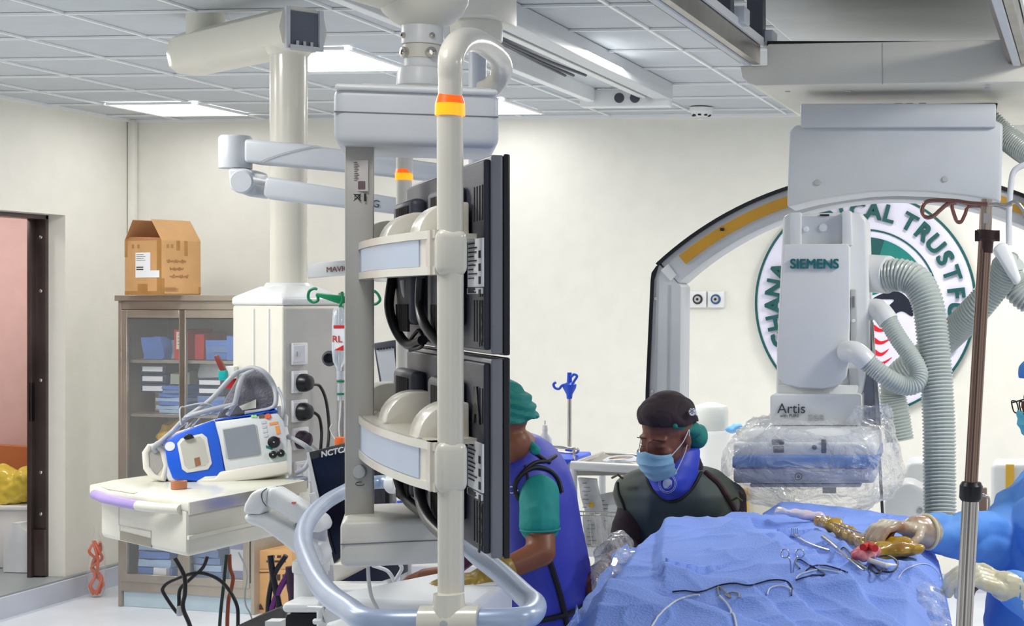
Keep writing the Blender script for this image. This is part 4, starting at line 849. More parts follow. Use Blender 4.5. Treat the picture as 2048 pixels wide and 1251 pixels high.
# sharps holder hanging off the head, teal and red
hk = thing('tubing_holder', 'teal and dark red clip holder fixed to the left of the pendant head', 'holder', P(440, 760, 6.55))
fbox(436, 740, 451, 760, 6.5, .03, bev=.004).put('teal_block', mat('teal_plastic', (0, 168, 168), .4), hk); M().prism(pp([(427, 712), (434, 709), (444, 727), (449, 741), (440, 742), (434, 730)], 6.5), FW * .02).bevel(.003).put('red_clip', mat('dark_red_clip', (128, 52, 48), .4), hk)
fbox(449, 732, 468, 757, 6.52, .05, bev=.004).put('white_bracket', white_m, hk); fbox(452, 757, 466, 776, 6.54, .03).put('red_label', red_m, hk)
# ------------------------------------------------------------------ cables hanging under the shelf
for pts, d, r_, mt, lab in (([(350, 1116), (368, 1150), (370, 1185), (366, 1215), (382, 1260), (384, 1330)], 5.9, .0075, black_m, 'straight black hose hanging from the front of the pendant shelf'),
        ([(415, 1112), (405, 1135), (380, 1158), (360, 1178), (358, 1210), (355, 1225), (330, 1190), (326, 1175), (345, 1160), (395, 1145), (440, 1160), (470, 1200), (476, 1240), (470, 1330)], 5.95, .0065, black_m, 'looped black cable drooping under the pendant shelf'),
        ([(453, 1108), (450, 1140), (446, 1180), (440, 1240), (436, 1330)], 6.0, .006, mat('dark_green_hose', (28, 50, 44), .4), 'dark green hose hanging under the middle of the pendant shelf'),
        ([(459, 1108), (460, 1135), (466, 1155), (462, 1180), (456, 1210), (452, 1330)], 6.02, .007, mat('rust_hose', (150, 72, 44), .4), 'rust brown hose hanging beside the dark green hose'),
        ([(477, 1104), (490, 1130), (495, 1150), (490, 1185), (492, 1210), (504, 1238), (520, 1330)], 6.0, .003, grey_m, 'thin grey wire hanging right of the rust brown hose')):
    M().tube(spline([P(a, b_, d) for a, b_ in pts], 8), r_, 12).put('hanging_cable', mt, None, lab, 'cable')
fbox(352, 1212, 362, 1232, 5.93, .02, bev=.004).put('cable_plug', grey_m, None, 'small grey connector at the end of the looped black cable', 'connector')
# ------------------------------------------------------------------ cartons on the floor by the cabinet
pr = mat('carton_print', (70, 44, 32), .7)
for i, (x0, y0, x1, y1, d, lab) in enumerate(((511, 1138, 586, 1226.2, 10.07, 'lower brown carton with triangle mark on the floor right of the cabinet'), (513, 1100, 584, 1137.6, 10.07, 'upper brown carton with dark print stacked right of the cabinet'))):
    a = P(x0, y1, d); zf_ = 0.001 if i == 0 else None
    bm_ = fbox(x0, y0, x1, y1, d, .3, bev=.004); o = bm_.put('carton', card_m, None, lab, 'box')
    m = M()
    for k in range(3): fbox(x0 + 28 + k * 13, y0 + (10 if i else 10), x0 + 36 + k * 13, y0 + (15 if i else 28 - 6 * k), d - .004, .006, m)
    if i: fbox(x0 + 20, y0 + 20, x0 + 58, y0 + 24, d - .004, .006, m)
    else: m.prism(pp([(x0 + 4, y1 - 8), (x0 + 10, y1 - 20), (x0 + 16, y1 - 8)], d - .004), FW * .006); fbox(x0 + 2, y0 + 5, x0 + 30, y0 + 6.5, d - .004, .006, m)
    ROOT[o.name] = V(o.location); m.put('printed_marks', pr, o, kind='stuff')
# bundle of dark and purple hoses
pu = mat('purple_hose', (104, 32, 124), .4)
for i, (pts, mt, r_, lab) in enumerate((([(541, 1110), (546, 1150), (556, 1200), (562, 1235), (566, 1300)], black_m, .012, 'black hose slanting across the stacked cartons'), ([(572, 1110), (550, 1145), (540, 1180), (536, 1225), (538, 1300)], black_m, .010, 'black hose crossing behind the slanting one before the cartons'),
        ([(582, 1135), (572, 1155), (558, 1180), (548, 1205), (544, 1225), (545, 1300)], pu, .012, 'purple hose hanging before the cartons'), ([(582, 1132), (584, 1170), (588, 1200), (590, 1300)], mat('plum_hose', (58, 30, 60), .5), .02, 'thick plum coloured hose bundle beside the white machine post'))):
    M().tube(spline([P(a, b_, 6.3) for a, b_ in pts], 8), r_, 12).put('hose', mt, None, lab, 'hose')
# ------------------------------------------------------------------ beyond the door: cartons, bags, bottle; orange bag
pz = lambda a, b_, Y: PY(a, b_, Y)
def ybox(x0, y0, x1, y1, Y, t, bev=.005):
    a = PY(x0, y1, Y); b_ = PY(x1, y0, Y); return M().box(((a.x + b_.x) / 2, Y + t / 2, (a.z + b_.z) / 2), (abs(b_.x - a.x), t, abs(b_.z - a.z))).bevel(bev, 1)
lo = PY(0, 1130, 10.3).z
a = PY(0, 1012, 10.3); m = M().box((-7.25, 10.5, (LIP + a.z) / 2 + .003), (.8, .36, a.z - LIP - .0)).bevel(.008, 2); bin_ = m.put('waste_bin', white_m, None, 'white waste bin in the corridor behind the doorway', 'bin')
M().box((-7.25, 10.5, a.z - .012), (.83, .39, .03)).bevel(.006, 2).put('rim', white_m, bin_)
m = M()
for x, y, r_ in ((8, 965, .12), (30, 985, .12), (18, 1000, .14), (46, 975, .09), (55, 950, .07), (-10, 960, .13)): p = PY(x, y, 10.45); m.ball(p, (r_, .1, r_ * .9))
m.warp(lambda p: V((p.x, p.y, max(p.z, a.z + .006)))).remesh(.014, 4, lambda p: .03 * nz(p, 9) + .015 * nz(p, 25)).put('yellow_bag', mat('yellow_translucent_bag', (208, 184, 70), .25, bump=.5, bscale=14), None, 'crumpled yellow bag filling the white bin behind the doorway', 'bag')
o = M().prism([V((-7.75, 10.69, LIP + .001)), V((-6.98, 10.69, LIP + .001)), V((-7.02, 10.69, .90)), V((-7.75, 10.69, .94))], V((0, .09, 0))).put('carton', mat('orange_brown_carton', (176, 104, 58), .8), None, 'orange brown carton flap standing behind the yellow bag', 'box')
m = M().ball((-6.98, 10.4, a.z + .09), (.09, .08, .08)).remesh(.012, 2, lambda p: .02 * nz(p, 16)); m.put('green_bag', mat('green_white_packet', (30, 92, 70), .5, rgb2=(210, 220, 214), scale=9), None, 'green and white packet beside the yellow bag behind the doorway', 'packet')
p = PY(50, 1132, 10.2); bw = .085
m = M().loft([[V((p.x - .03 + w_ * c_, 10.2 + .05 * s_, z)) for c_, s_ in [(max(-1, min(1, 1.25 * math.cos(t_))), max(-1, min(1, 1.25 * math.sin(t_)))) for t_ in [k * math.pi / 8 for k in range(16)]]] for w_, z in ((.10, LIP + .004), (.105, LIP + .03), (.1, LIP + .2), (.08, LIP + .27), (.04, LIP + .3), (.03, LIP + .33))]); m.put('jerrycan', mat('milky_plastic', (220, 226, 230), .4), None, 'milky white jerrycan on the corridor floor at the doorway', 'bottle')
ob = thing('tubing_bag', 'clear bag of coral red tubing standing against the left wall', 'bag', PZ(193, 1195, .002))
c0 = PZ(193, 1193, .0); dd = (c0 - CAM).dot(FW)
m = M(); random.seed(5)
for k in range(5):
    pts = [c0 + RT * random.uniform(-.035, .035) + FW * random.uniform(-.03, .03) + UP * (.02 + .34 * t_ / 6) for t_ in range(7)]
    m.tube(spline(pts, 6), .009, 8)
m.put('coral_tubing', mat('coral_rubber', (216, 108, 78), .5), ob, kind='stuff')
m = M().loft([[c0 + RT * (w_ * math.cos(a_)) + FW * (w_ * .6 * math.sin(a_)) + UP * z for a_ in [k * math.pi / 8 for k in range(16)]] for w_, z in ((.03, .0), (.055, .05), (.06, .2), (.045, .33), (.015, .42), (.018, .46))]); m.put('clear_bag', film('thin_clear_bag', (236, 232, 228), .08, .5, 20, .1, .6, .6, .01), ob)
# ------------------------------------------------------------------ detector column under the plate
DD = 5.75
dt = thing('detector_column', 'tall white X-ray detector column with teal lettering and rounded front cover', 'detector', P(1640, 1000, DD + .2))
M().prism(pp([(1566, 432), (1578, 427), (1722, 424), (1733, 440), (1737, 560), (1738, 700), (1722, 790), (1712, 800), (1552, 800), (1553, 700), (1562, 520)], DD + .06), FW * .3).bevel(.012, 3).put('column_body', white_m, dt)
M().prism(pp([(1580, 425), (1602, 424), (1602, 492), (1580, 492)], DD + .02), FW * .1).bevel(.004).put('guide_left', white_m, dt)
M().prism(pp([(1684, 422), (1702, 421), (1704, 490), (1684, 490)], DD + .02), FW * .1).bevel(.004).put('guide_right', white_m, dt)
fbox(1602, 432, 1684, 492, DD + .05, .02).put('recess_panel', lgrey_m, dt); fbox(1640, 428, 1658, 431, DD + .045, .02).put('slot', dark_m, dt)
for x, y, r_ in ((1612, 458, .011), (1646, 455, .016)): M().lathe(P(x, y, DD + .05), [(r_, 0), (r_ * .8, .006), (.002, .007)], -FW, 16).put('cap', white_m, dt)
cov = [(1566, 491), (1570, 488), (1694, 487), (1699, 492), (1699, 640), (1697, 720), (1692, 755), (1676, 771), (1645, 777), (1600, 775), (1568, 768), (1555, 752), (1554, 710), (1560, 600)]
M().prism(pp(cov, DD), FW * .06).bevel(.012, 4).put('front_cover', white_m, dt)
M().prism(pp([(1701, 578), (1712, 578), (1714, 640), (1711, 682), (1701, 682)], DD + .045), FW * .03).bevel(.004).put('side_control_strip', grey_m, dt)
fbox(1704, 592, 1709, 614, DD + .04, .01).put('display', mat('panel_print', (120, 124, 130), .4), dt)
M().lathe(P(1707, 641, DD + .045), [(.007, 0), (.006, .004)], -FW, 14).put('round_key', white_m, dt)
M().prism(pp([(1697, 735), (1716, 735), (1718, 770), (1714, 775), (1699, 775)], DD + .045), FW * .03).bevel(.004).put('lower_strip', grey_m, dt)
text('SIEMENS', .0465, P(1629, 528, DD - .006), RT, UP, .003, .0011).put('maker_lettering', teal_m, dt)
M().prism(pp([(1555, 770), (1716, 770), (1712, 800), (1556, 800)], DD + .03), FW * .3).bevel(.006).put('neck', white_m, dt)
M().prism(pp([(1540, 792), (1545, 788), (1716, 788), (1722, 792), (1722, 850), (1540, 850)], DD - .03), FW * .42).bevel(.01, 3).put('head_mount', white_m, dt)
text('Artis', .05, P(1583, 817, DD - .035), RT, UP, .0012).put('model_lettering', dgrey_m, dt)
text('with PURE', .0155, P(1579, 831, DD - .035), RT, UP, .0008).put('small_lettering', dgrey_m, dt)
text('zee', .042, P(1632, 833, DD - .035), RT, UP, .001, .0004).put('model_lettering', grey_m, dt)
M().prism(pp([(1735, 620), (1745, 640), (1762, 850), (1700, 850), (1712, 700)], DD + .2), FW * .02).bevel(.003).put('grey_side_plate', mat('blue_grey_plate', (150, 156, 170), .4), dt)
M().prism(pp([(1741, 640), (1747, 645), (1768, 1030), (1762, 1030)], DD + .19), FW * .02).put('plate_edge', chrome_m, dt)
# detector head
def rrect(x0, y0, x1, y1, r, d): 
    pts = []
    for cx, cy, a0 in ((x1 - r, y0 + r, -90), (x1 - r, y1 - r, 0), (x0 + r, y1 - r, 90), (x0 + r, y0 + r, 180)):
        for k in range(5): a = math.radians(a0 + 22.5 * k); pts.append((cx + r * math.cos(a), cy + r * math.sin(a)))
    return pp(pts, d)
HD = DD - .18
def ring_box(y0, y1, x0, x1, name, mt, z_in=0, d0=HD, dp=.52, bev=.012):
    fbox(x0, y0, x1, y1, d0, dp, bev=bev, seg=3).put(name, mt, dt)
fbox(1478, 858, 1752, 918, HD + .01, .5, bev=.05, seg=5).put('detector_top', white_m, dt)
fbox(1466, 884, 1752, 914, HD, .52, bev=.012, seg=3).put('detector_shell', white_m, dt)
fbox(1464, 911, 1754, 936, HD - .008, .54, bev=.008, seg=3).put('blue_band', mat('cornflower_band', (104, 146, 214), .4), dt)
fbox(1466, 934, 1750, 966, HD, .52, bev=.014, seg=3).put('detector_base', mat('lavender_base', (196, 204, 226), .4), dt)
fbox(1500, 966, 1722, 974, HD + .03, .46, bev=.004).put('detector_window', white_m, dt)
for x0, y0, x1, y1 in ((1543, 878, 1568, 889), (1546, 891, 1568, 905), (1642, 878, 1653, 906)): fbox(x0, y0, x1, y1, HD - .003, .01, bev=.004).put('button_patch', mat('slate_button', (92, 96, 104), .4), dt)
M().lathe(P(1629, 894, HD), [(.009, 0), (.008, .004)], -FW, 16).put('button', mat('slate_button', (92, 96, 104), .4), dt)
M().tube([P(1597 + 7 * math.cos(k * .524), 952 + 7 * math.sin(k * .524), HD - .003) for k in range(12)], .0014, 6, closed=True).put('target_ring', dgrey_m, dt); M().lathe(P(1597, 952, HD), [(.005, 0), (.004, .003)], -FW, 12).put('target_dot', dgrey_m, dt)
fbox(1645, 972, 1672, 986, HD + .1, .01).put('paper_tag', cream_m, dt)
# clear sterile cover
bagm = film('clear_sterile_film', (236, 240, 250), .13, .62, 7, .10, 1.2, 1, .12)
m = M(); N = 40; rg = []
for (y, x0, x1, h_) in ((832, 1540, 1725, .16), (842, 1500, 1775, .22), (858, 1478, 1790, .28), (880, 1462, 1793, .31), (905, 1454, 1798, .32), (930, 1453, 1806, .33), (955, 1458, 1810, .33), (975, 1478, 1800, .31), (992, 1512, 1775, .28), (1004, 1560, 1740, .24), (1010, 1590, 1715, .2)):
    c = P((x0 + x1) / 2, y, DD + .1); hw = (x1 - x0) / 2 / F * (DD)
    ring_ = []
    for k in range(96):
        a = 2 * math.pi * k / 96; ca, sa_ = math.cos(a), math.sin(a); e = .55
        ring_.append(c + RT * (hw * math.copysign(abs(ca) ** e, ca)) + FW * (h_ * 1.05 * math.copysign(abs(sa_) ** e, sa_)))
    rg.append(ring_)
# interpolate rings for a crinkled surface
fine = []
for j in range(len(rg) - 1):
    for k in range(5): fine.append([a.lerp(b_, k / 5) for a, b_ in zip(rg[j], rg[j + 1])])
fine.append(rg[-1]); m.loft(fine, cap=False); m.bm.normal_update()
for v in m.bm.verts:
    p = v.co; rd = 1 - abs(noise.noise(p * 9)); rd2 = 1 - abs(noise.noise(p * 22 + V((3, 1, 7))))
    o_ = (p - P(1632, 920, DD + .1)).normalized()
    v.co += o_ * (.028 * rd ** 3 + .007 * rd2 ** 4 - .02) + UP * .012 * nz(p, 12, 3)
m.put('sterile_cover', bagm, None, 'crinkled clear sterile bag wrapped around the detector head', 'plastic cover', ang=180)
m = M(); rg = []
for (y, x, w_) in ((842, 1742, 44), (825, 1746, 42), (812, 1745, 34), (808, 1755, 26)): c = P(x, y, DD - .1); rg.append([c + RT * (w_ / F * DD * math.cos(a)) + FW * (.07 * math.sin(a)) for a in [2 * math.pi * k / 40 for k in range(40)]])
fine = []
for j in range(3):
    for k in range(5): fine.append([a.lerp(b_, k / 5) for a, b_ in zip(rg[j], rg[j + 1])])
m.loft(fine, cap=False).warp(lambda p: p + V((nz(p, 25), nz(p, 25, 4), nz(p, 25, 8))) * .02).put('cover_tuft', bagm, None, 'twisted top end of clear film right of the detector head', 'plastic cover', ang=180)
# ------------------------------------------------------------------ corrugated hoses
hm = mat('ribbed_grey_hose', (194, 202, 196), .28, coat=.3, var=.02)
def collar(par, a, b_, r, mt=white_m): M().tube([a, b_], r, 28).bevel(.005, 2).put('collar', mt, par)
h = thing('ribbed_hose', 'thickest ribbed grey hose bending down from the column to the table', 'hose', P(1880, 1045, 5.7), None)
corrugated([P(1775, 551, 5.9), P(1805, 550, 5.88), P(1836, 566, 5.86), P(1856, 610, 5.84), P(1866, 680, 5.82), P(1873, 760, 5.8), P(1878, 850, 5.78), P(1879, 940, 5.76), P(1880, 1045, 5.72), P(1882, 1100, 5.7)], .057, .0128).put('hose', hm, h)
collar(h, P(1736, 546, 5.95), P(1779, 549, 5.9), .069)
h = thing('ribbed_hose', 'thin ribbed hose curling in a U between two white elbows on the column', 'hose', P(1820, 775, 5.7), None)
corrugated([P(1776, 640, 5.8), P(1796, 675, 5.78), P(1822, 712, 5.76), P(1838, 745, 5.74), P(1830, 768, 5.72), P(1805, 771, 5.7), P(1775, 755, 5.68), P(1748, 735, 5.68), P(1732, 722, 5.68)], .032, .0095).put('hose', hm, h)
M().tube(spline([P(1738, 620, 5.86), P(1755, 618, 5.84), P(1768, 630, 5.81), P(1777, 643, 5.8)], 5), .038, 24).put('upper_elbow', white_m, h)
M().tube(spline([P(1692, 703, 5.74), P(1708, 703, 5.7), P(1722, 712, 5.68), P(1734, 724, 5.68)], 5), .038, 24).put('lower_elbow', white_m, h)
h = thing('ribbed_hose', 'long ribbed hose slanting down left from the white clamp at right edge', 'hose', P(1790, 860, 6.5), None)
corrugated([P(2022, 520, 6.1), P(1995, 565, 6.15), P(1950, 620, 6.2), P(1900, 670, 6.3), P(1850, 712, 6.4), P(1805, 745, 6.45), P(1785, 780, 6.5), P(1792, 830, 6.5), P(1800, 880, 6.5)], .055, .0128).put('hose', hm, h)
h = thing('ribbed_hose', 'ribbed grey hose looping off the right edge below the white clamp', 'hose', P(2048, 600, 6.0), None)
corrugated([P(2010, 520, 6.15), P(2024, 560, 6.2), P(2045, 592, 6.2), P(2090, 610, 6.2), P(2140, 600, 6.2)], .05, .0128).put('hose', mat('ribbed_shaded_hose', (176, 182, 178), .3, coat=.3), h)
h = thing('ribbed_hose', 'ribbed hose coming down behind the plate at the upper right corner', 'hose', P(2030, 250, 6.9), None)
corrugated([P(1975, 240, 6.75), P(2005, 268, 6.75), P(2040, 295, 6.7), P(2085, 330, 6.6), P(2120, 400, 6.5), P(2130, 500, 6.4), P(2140, 600, 6.25)], .052, .0128).put('hose', hm, h)
cl = thing('hose_clamp', 'white triangular hose clamp on a thin pole at the right edge', 'clamp', P(2015, 520, 6.05))
M().prism(pp([(1985, 498), (2000, 484), (2016, 486), (2030, 520), (2044, 560), (2032, 572), (2015, 548), (1998, 520)], 6.02), FW * .14).bevel(.014, 3).put('clamp_body', white_m, cl)
M().tube(spline([P(2018, 490, 6.1), P(2018, 430, 6.1), P(2022, 370, 6.1), P(2030, 340, 6.1), P(2060, 325, 6.1)], 6), .0115, 12).put('pole', lgrey_m, cl)
# ------------------------------------------------------------------ drip stand in the foreground
fs = thing('drip_stand', 'tall steel drip stand leaning slightly in the right foreground', 'drip stand', V((P(1921, 1251, 2.62).x, P(1921, 1251, 2.62).y, 0)))
brn = mat('bronze_tinted_steel', (150, 126, 112), .22, .9, var=.1, scale=3)
top = P(1973, 402, 2.62); colp = P(1941, 985, 2.62); bot = P(1928, 1251, 2.62); bt0 = bot + (bot - colp) * (bot.z - .12) / (colp.z - bot.z)
M().tube([P(1971, 470, 2.62), colp], .0110, 24).put('upper_pole', brn, fs); M().tube([P(1973, 398, 2.62), P(1970, 470, 2.62)], .0105, 24).put('hook_socket', mat('light_steel', (196, 180, 168), .3, .7), fs)
M().tube([P(1942, 975, 2.62), bt0], .0138, 24).put('lower_pole', chrome_m, fs)
a = P(1943, 963, 2.62); b_ = P(1941, 1001, 2.62); M().tube([a, a.lerp(b_, .18), a.lerp(b_, .2), a.lerp(b_, .85), b_], [.0155, .0185, .019, .019, .0155], 12).put('height_collar', black_m, fs)
a = P(1974, 460, 2.62); b_ = P(1971, 505, 2.62); M().tube([a, a.lerp(b_, .4), a.lerp(b_, .5), b_], [.0165, .0165, .012, .0115], 16).put('hook_collar', mat('dark_brown_clamp', (60, 34, 36), .5), fs)
M().tube([a.lerp(b_, .25) - RT * .019, a.lerp(b_, .25) + RT * .021], .009, 12).put('clamp_knob', mat('dark_brown_clamp', (60, 34, 36), .5), fs)
fbox(1967, 426, 1981, 446, 2.60, .004).put('small_label', mat('pale_label', (206, 200, 196), .6), fs)
hkm = mat('bronze_hook', (160, 120, 110), .2, .9)
M().tube(spline(pp([(1975, 408), (1940, 406), (1905, 401), (1862, 401), (1848, 408), (1844, 422), (1852, 434), (1866, 432), (1880, 420), (1895, 408), (1915, 402)], 2.6), 8), .0034, 12).put('hook', hkm, fs)
M().tube(spline(pp([(1970, 412), (1938, 412), (1930, 428), (1922, 443), (1914, 442), (1908, 428), (1904, 410), (1912, 405)], 2.62), 8), .0032, 12).put('hook', hkm, fs)
M().tube(spline(pp([(1975, 408), (2010, 410), (2030, 404), (2045, 418), (2052, 436), (2062, 432), (2066, 412), (2090, 400)], 2.62), 8), .0034, 12).put('hook', chrome_m, fs)
M().tube(spline(pp([(1978, 410), (1994, 408), (2010, 412), (2024, 408)], 2.6), 8), .003, 12).put('hook', chrome_m, fs)
for k in range(5):
    a_ = 2 * math.pi * k / 5 + .5; e = V((bt0.x, bt0.y, 0)) + V((math.cos(a_), math.sin(a_), 0)) * .3
    M().tube([V((bt0.x, bt0.y, .12)), e + V((0, 0, .07))], .013, 12).put('leg', chrome_m, fs); M().tube([e + V((-.012, 0, .026)), e + V((.012, 0, .026))], .026, 16).put('castor', black_m, fs)
# ------------------------------------------------------------------ small blue drip stand at the back
bs = thing('drip_stand', 'small steel drip stand with blue hooks behind the bending person', 'drip stand', V((P(1138, 0, 7.4).x, P(1138, 0, 7.4).y, 0)))
bb = mat('medical_blue', (40, 84, 214), .4)
M().tube([P(1139, 790, 7.4), V((P(1137, 0, 7.4).x, P(1137, 0, 7.4).y, .06))], .0095, 16).put('pole', chrome_m, bs)
M().lathe(P(1139, 797, 7.4), [(.012, 0), (.014, .02), (.03, .05), (.032, .065), (.012, .075), (.01, .12)], UP, 20).put('hook_head', bb, bs)
M().tube(spline(pp([(1139, 768), (1125, 770), (1118, 777), (1110, 775), (1107, 768), (1112, 764)], 7.38), 6), .006, 10).put('hook', bb, bs)
M().tube(spline(pp([(1142, 772), (1148, 762), (1154, 752), (1148, 748), (1143, 753)], 7.38), 6), .006, 10).put('hook', bb, bs)
M().cyl(P(1137, 930, 7.4), P(1138, 895, 7.4), .017, seg=14).put('clamp', bb, bs)
for k in range(5): a_ = k * 1.257; e = V((P(1137, 0, 7.4).x, P(1137, 0, 7.4).y, .05)); M().tube([e, e + V((math.cos(a_), math.sin(a_), -.06)) * .28 + V((0, 0, 0.0))], .012, 10).put('leg', grey_m, bs)
rl = thing('side_rail_tray', 'blue tray with a steel guard rail behind the bending person', 'tray', P(1120, 940, 7.2))
fbox(1080, 917, 1148, 950, 7.1, .35, bev=.01).put('tray', bb, rl)
M().tube(spline([P(1078, 900, 7.1), P(1100, 893, 7.1), P(1140, 896, 7.1), P(1156, 898, 7.15), P(1150, 905, 7.3), P(1110, 902, 7.4)], 6), .006, 10).put('guard_rail', chrome_m, rl)
for x in (1113, 1148): M().tube([P(x, 897, 7.12), P(x, 920, 7.12)], .005, 8).put('rail_post', chrome_m, rl)
sp = thing('spray_bottle', 'white spray bottle with yellow label standing on the blue tray', 'bottle', P(1090, 917, 7.2))
c = P(1090, 917, 7.2); M().lathe(c, [(.03, 0), (.031, .06), (.03, .09), (.012, .115), (.012, .13)]).put('bottle', mat('milky_plastic', (220, 226, 230), .4), sp); M().lathe(c, [(.0315, .035), (.0315, .065)]).put('yellow_label', mat('yellow_green_label', (210, 206, 60), .5), sp); M().lathe(c + V((0, 0, .13)), [(.013, 0), (.01, .02), (.004, .022), (.004, .04)]).put('nozzle', white_m, sp)
# ------------------------------------------------------------------ supply trolley with wire baskets
T0 = 7.0
tl = thing('supply_trolley', 'white trolley with steel top and wire baskets behind the seated capped person', 'trolley', P(1215, 1150, T0 + .2))
M().prism([P(1140, 941, T0), P(1292, 941, T0), P(1292, 935, T0 + .55), P(1205, 905 - 0, T0 + .55)], V((0, 0, -.02))).put('steel_top', steel_m, tl)
zt_ = P(0, 930, T0).z
M().tube([P(1142, 930, T0), P(1300, 938, T0)], .02, 16).put('front_bar', white_m, tl); M().tube([P(1142, 930, T0), P(1205, 908, T0 + .6)], .014, 12).put('side_bar', chrome_m, tl); M().tube([P(1205, 908, T0 + .6), P(1300, 912, T0 + .6)], .01, 12).put('rear_bar', chrome_m, tl)
for x in (1147, 1288): M().tube([P(x, 930, T0), V((P(x, 0, T0).x, P(x, 0, T0).y, .1))], .016, 14).put('post', white_m, tl)
for x in (1205, 1300): M().tube([P(x, 912, T0 + .6), V((P(x, 0, T0 + .6).x, P(x, 0, T0 + .6).y, .1))], .016, 14).put('post', white_m, tl)
fbox(1148, 1095, 1292, 1113, T0 + .0, .5, bev=.004).put('shelf', white_m, tl)
for y in (1022, 1030): M().tube([P(1150, y, T0), P(1270, y + 4, T0)], .0035, 8).put('basket_rim', chrome_m, tl)
for i, x in enumerate(range(1156, 1290, 11)): M().tube([P(x, 1024, T0 + .0), P(x + 6, 1094, T0 + .02)], .0018, 6).put('basket_wire', chrome_m, tl)
for x in (1150, 1290): e = V((P(x, 0, T0).x, P(x, 0, T0).y, 0)); M().tube([e + V((-.015, 0, .05)), e + V((.015, 0, .05))], .05, 16).put('castor', dgrey_m, tl)
for x in (1205, 1300): e = V((P(x, 0, T0 + .6).x, P(x, 0, T0 + .6).y, 0)); M().tube([e + V((-.015, 0, .05)), e + V((.015, 0, .05))], .05, 16).put('castor', dgrey_m, tl)
pkm = mat('printed_pouch', (206, 208, 212), .45, rgb2=(232, 233, 236), scale=18)
for i, (pts, d, lab) in enumerate((([(1156, 955), (1190, 958), (1205, 1028), (1170, 1030)], T0 + .08, 'tall printed pouch standing at the left of the trolley basket'), ([(1165, 1030), (1205, 1032), (1212, 1090), (1170, 1088)], T0 + .05, 'lower printed pouch behind the basket wires at left'),
        ([(1192, 990), (1235, 982), (1236, 1090), (1212, 1090)], T0 + .14, 'wide grey pouch in the middle of the trolley basket'), ([(1214, 1010), (1245, 1008), (1240, 1092), (1216, 1090)], T0 + .07, 'clear white bag at the right of the trolley basket'))):
    m = M().prism(pp(pts, d), FW * .03); bmesh.ops.subdivide_edges(m.bm, edges=m.bm.edges[:], cuts=5, use_grid_fill=True); m.warp(lambda p: p + V((nz(p, 12), nz(p, 12, 4), 0)) * .012)
    o = m.put('supply_pouch', pkm if i != 3 else mat('whitish_bag', (226, 228, 230), .3), None, lab, 'pouch')
    if i == 0: fbox(1178, 1004, 1187, 1013, d - .012, .004).put('yellow_spot', mat('yellow_spot', (240, 190, 40), .5), o); 
    if i < 3:
        m = M(); random.seed(i)
        for k in range(7): x = pts[0][0] + 9 + k % 2 * 3; y = pts[0][1] + 10 + k * 8; fbox(x, y, x + 8 + k % 3 * 4, y + 1.4, d - .012, .004, m)
        m.put('print', mat('soft_grey_print', (130, 132, 140), .6), o, kind='stuff')
ct = thing('coiled_line', 'coil of clear tubing in a pouch lying on the trolley top', 'tubing', P(1240, 924, T0 + .2))
m = M()
for k in range(4): m.tube([P(1242, 919 - k * 1.2, T0 + .25) + RT * ((.075 - .006 * k) * math.cos(a_)) + FW * (.11 * math.sin(a_)) for a_ in [j * .314 for j in range(20)]], .004, 8, closed=True)
m.put('coil', mat('pale_tubing', (214, 220, 232), .25), ct, kind='stuff'); 
M().prism([P(1206, 922, T0 + .2), P(1282, 924, T0 + .2), P(1286, 916, T0 + .45), P(1222, 913, T0 + .45)], V((0, 0, .003))).put('paper_backing', mat('buff_paper', (224, 200, 170), .7), ct)
# ------------------------------------------------------------------ pale machines behind
wc = thing('white_canister', 'tall pale cylinder unit standing behind the capped person', 'machine', P(1420, 1100, 8.4))
c = P(1421, 1000, 8.4); k_ = 8.4 / F
M().lathe(V((c.x, c.y, .0)), [(38 * k_, 0.0), (38 * k_, P(0, 866, 8.4).z), (36 * k_, P(0, 860, 8.4).z)], UP, 32).put('body', white_m, wc)
M().lathe(V((c.x, c.y, P(0, 862, 8.4).z)), [(34 * k_, 0), (35 * k_, .03), (36 * k_, .11), (33 * k_, .13), (10 * k_, .15)], UP, 32).put('lid', mat('pale_lid', (216, 220, 214), .35), wc)
M().ball(P(1464, 858, 8.3), (.035, .03, .02)).ball(P(1474, 853, 8.3), (.03, .03, .018)).remesh(.006, 2, lambda p: .008 * nz(p, 40)).put('blue_cloth', mat('sky_cloth', (120, 180, 236), .8), None, 'bit of sky blue cloth on the pale unit left of the detector', 'cloth') 
b2 = thing('striped_locker', 'cream box with a yellow stripe behind the capped person and patient', 'box', P(1515, 1040, 8.0))
M().box(V((P(1505, 0, 8).x, P(1505, 0, 8).y + .2, P(0, 960, 8).z / 2)), (.34, .4, P(0, 960, 8).z)).bevel(.02, 3).put('body', cream_m, b2); fbox(1480, 975, 1496, 1035, 7.97, .01).put('yellow_stripe', mat('yellow_stripe', (236, 186, 60), .5), b2)
b3 = thing('striped_bin', 'white rounded box with a yellow stripe at the right edge', 'box', V((P(2020, 0, 8).x, P(2020, 0, 8).y + .2, 0)))
z3 = P(0, 932, 7.8).z
M().box(V((P(2022, 0, 8).x, P(2022, 0, 8).y + .05, z3 / 2)), (.2 * .95, .3, z3)).bevel(.025, 3).put('body', white_m, b3); M().box(V((P(2022, 0, 8).x, P(2022, 0, 8).y - .105, z3 / 2 + .01)), (.04, .012, z3 - .02)).put('yellow_stripe', mat('yellow_stripe', (236, 186, 60), .5), b3)
mc = thing('table_machine', 'white rounded table base unit between the detector and the thick hose', 'machine', V((P(1810, 0, 7).x, P(1810, 0, 7).y, 0)))
zf1 = P(0, 925, 7.2).z; zf2 = P(0, 970, 7).z
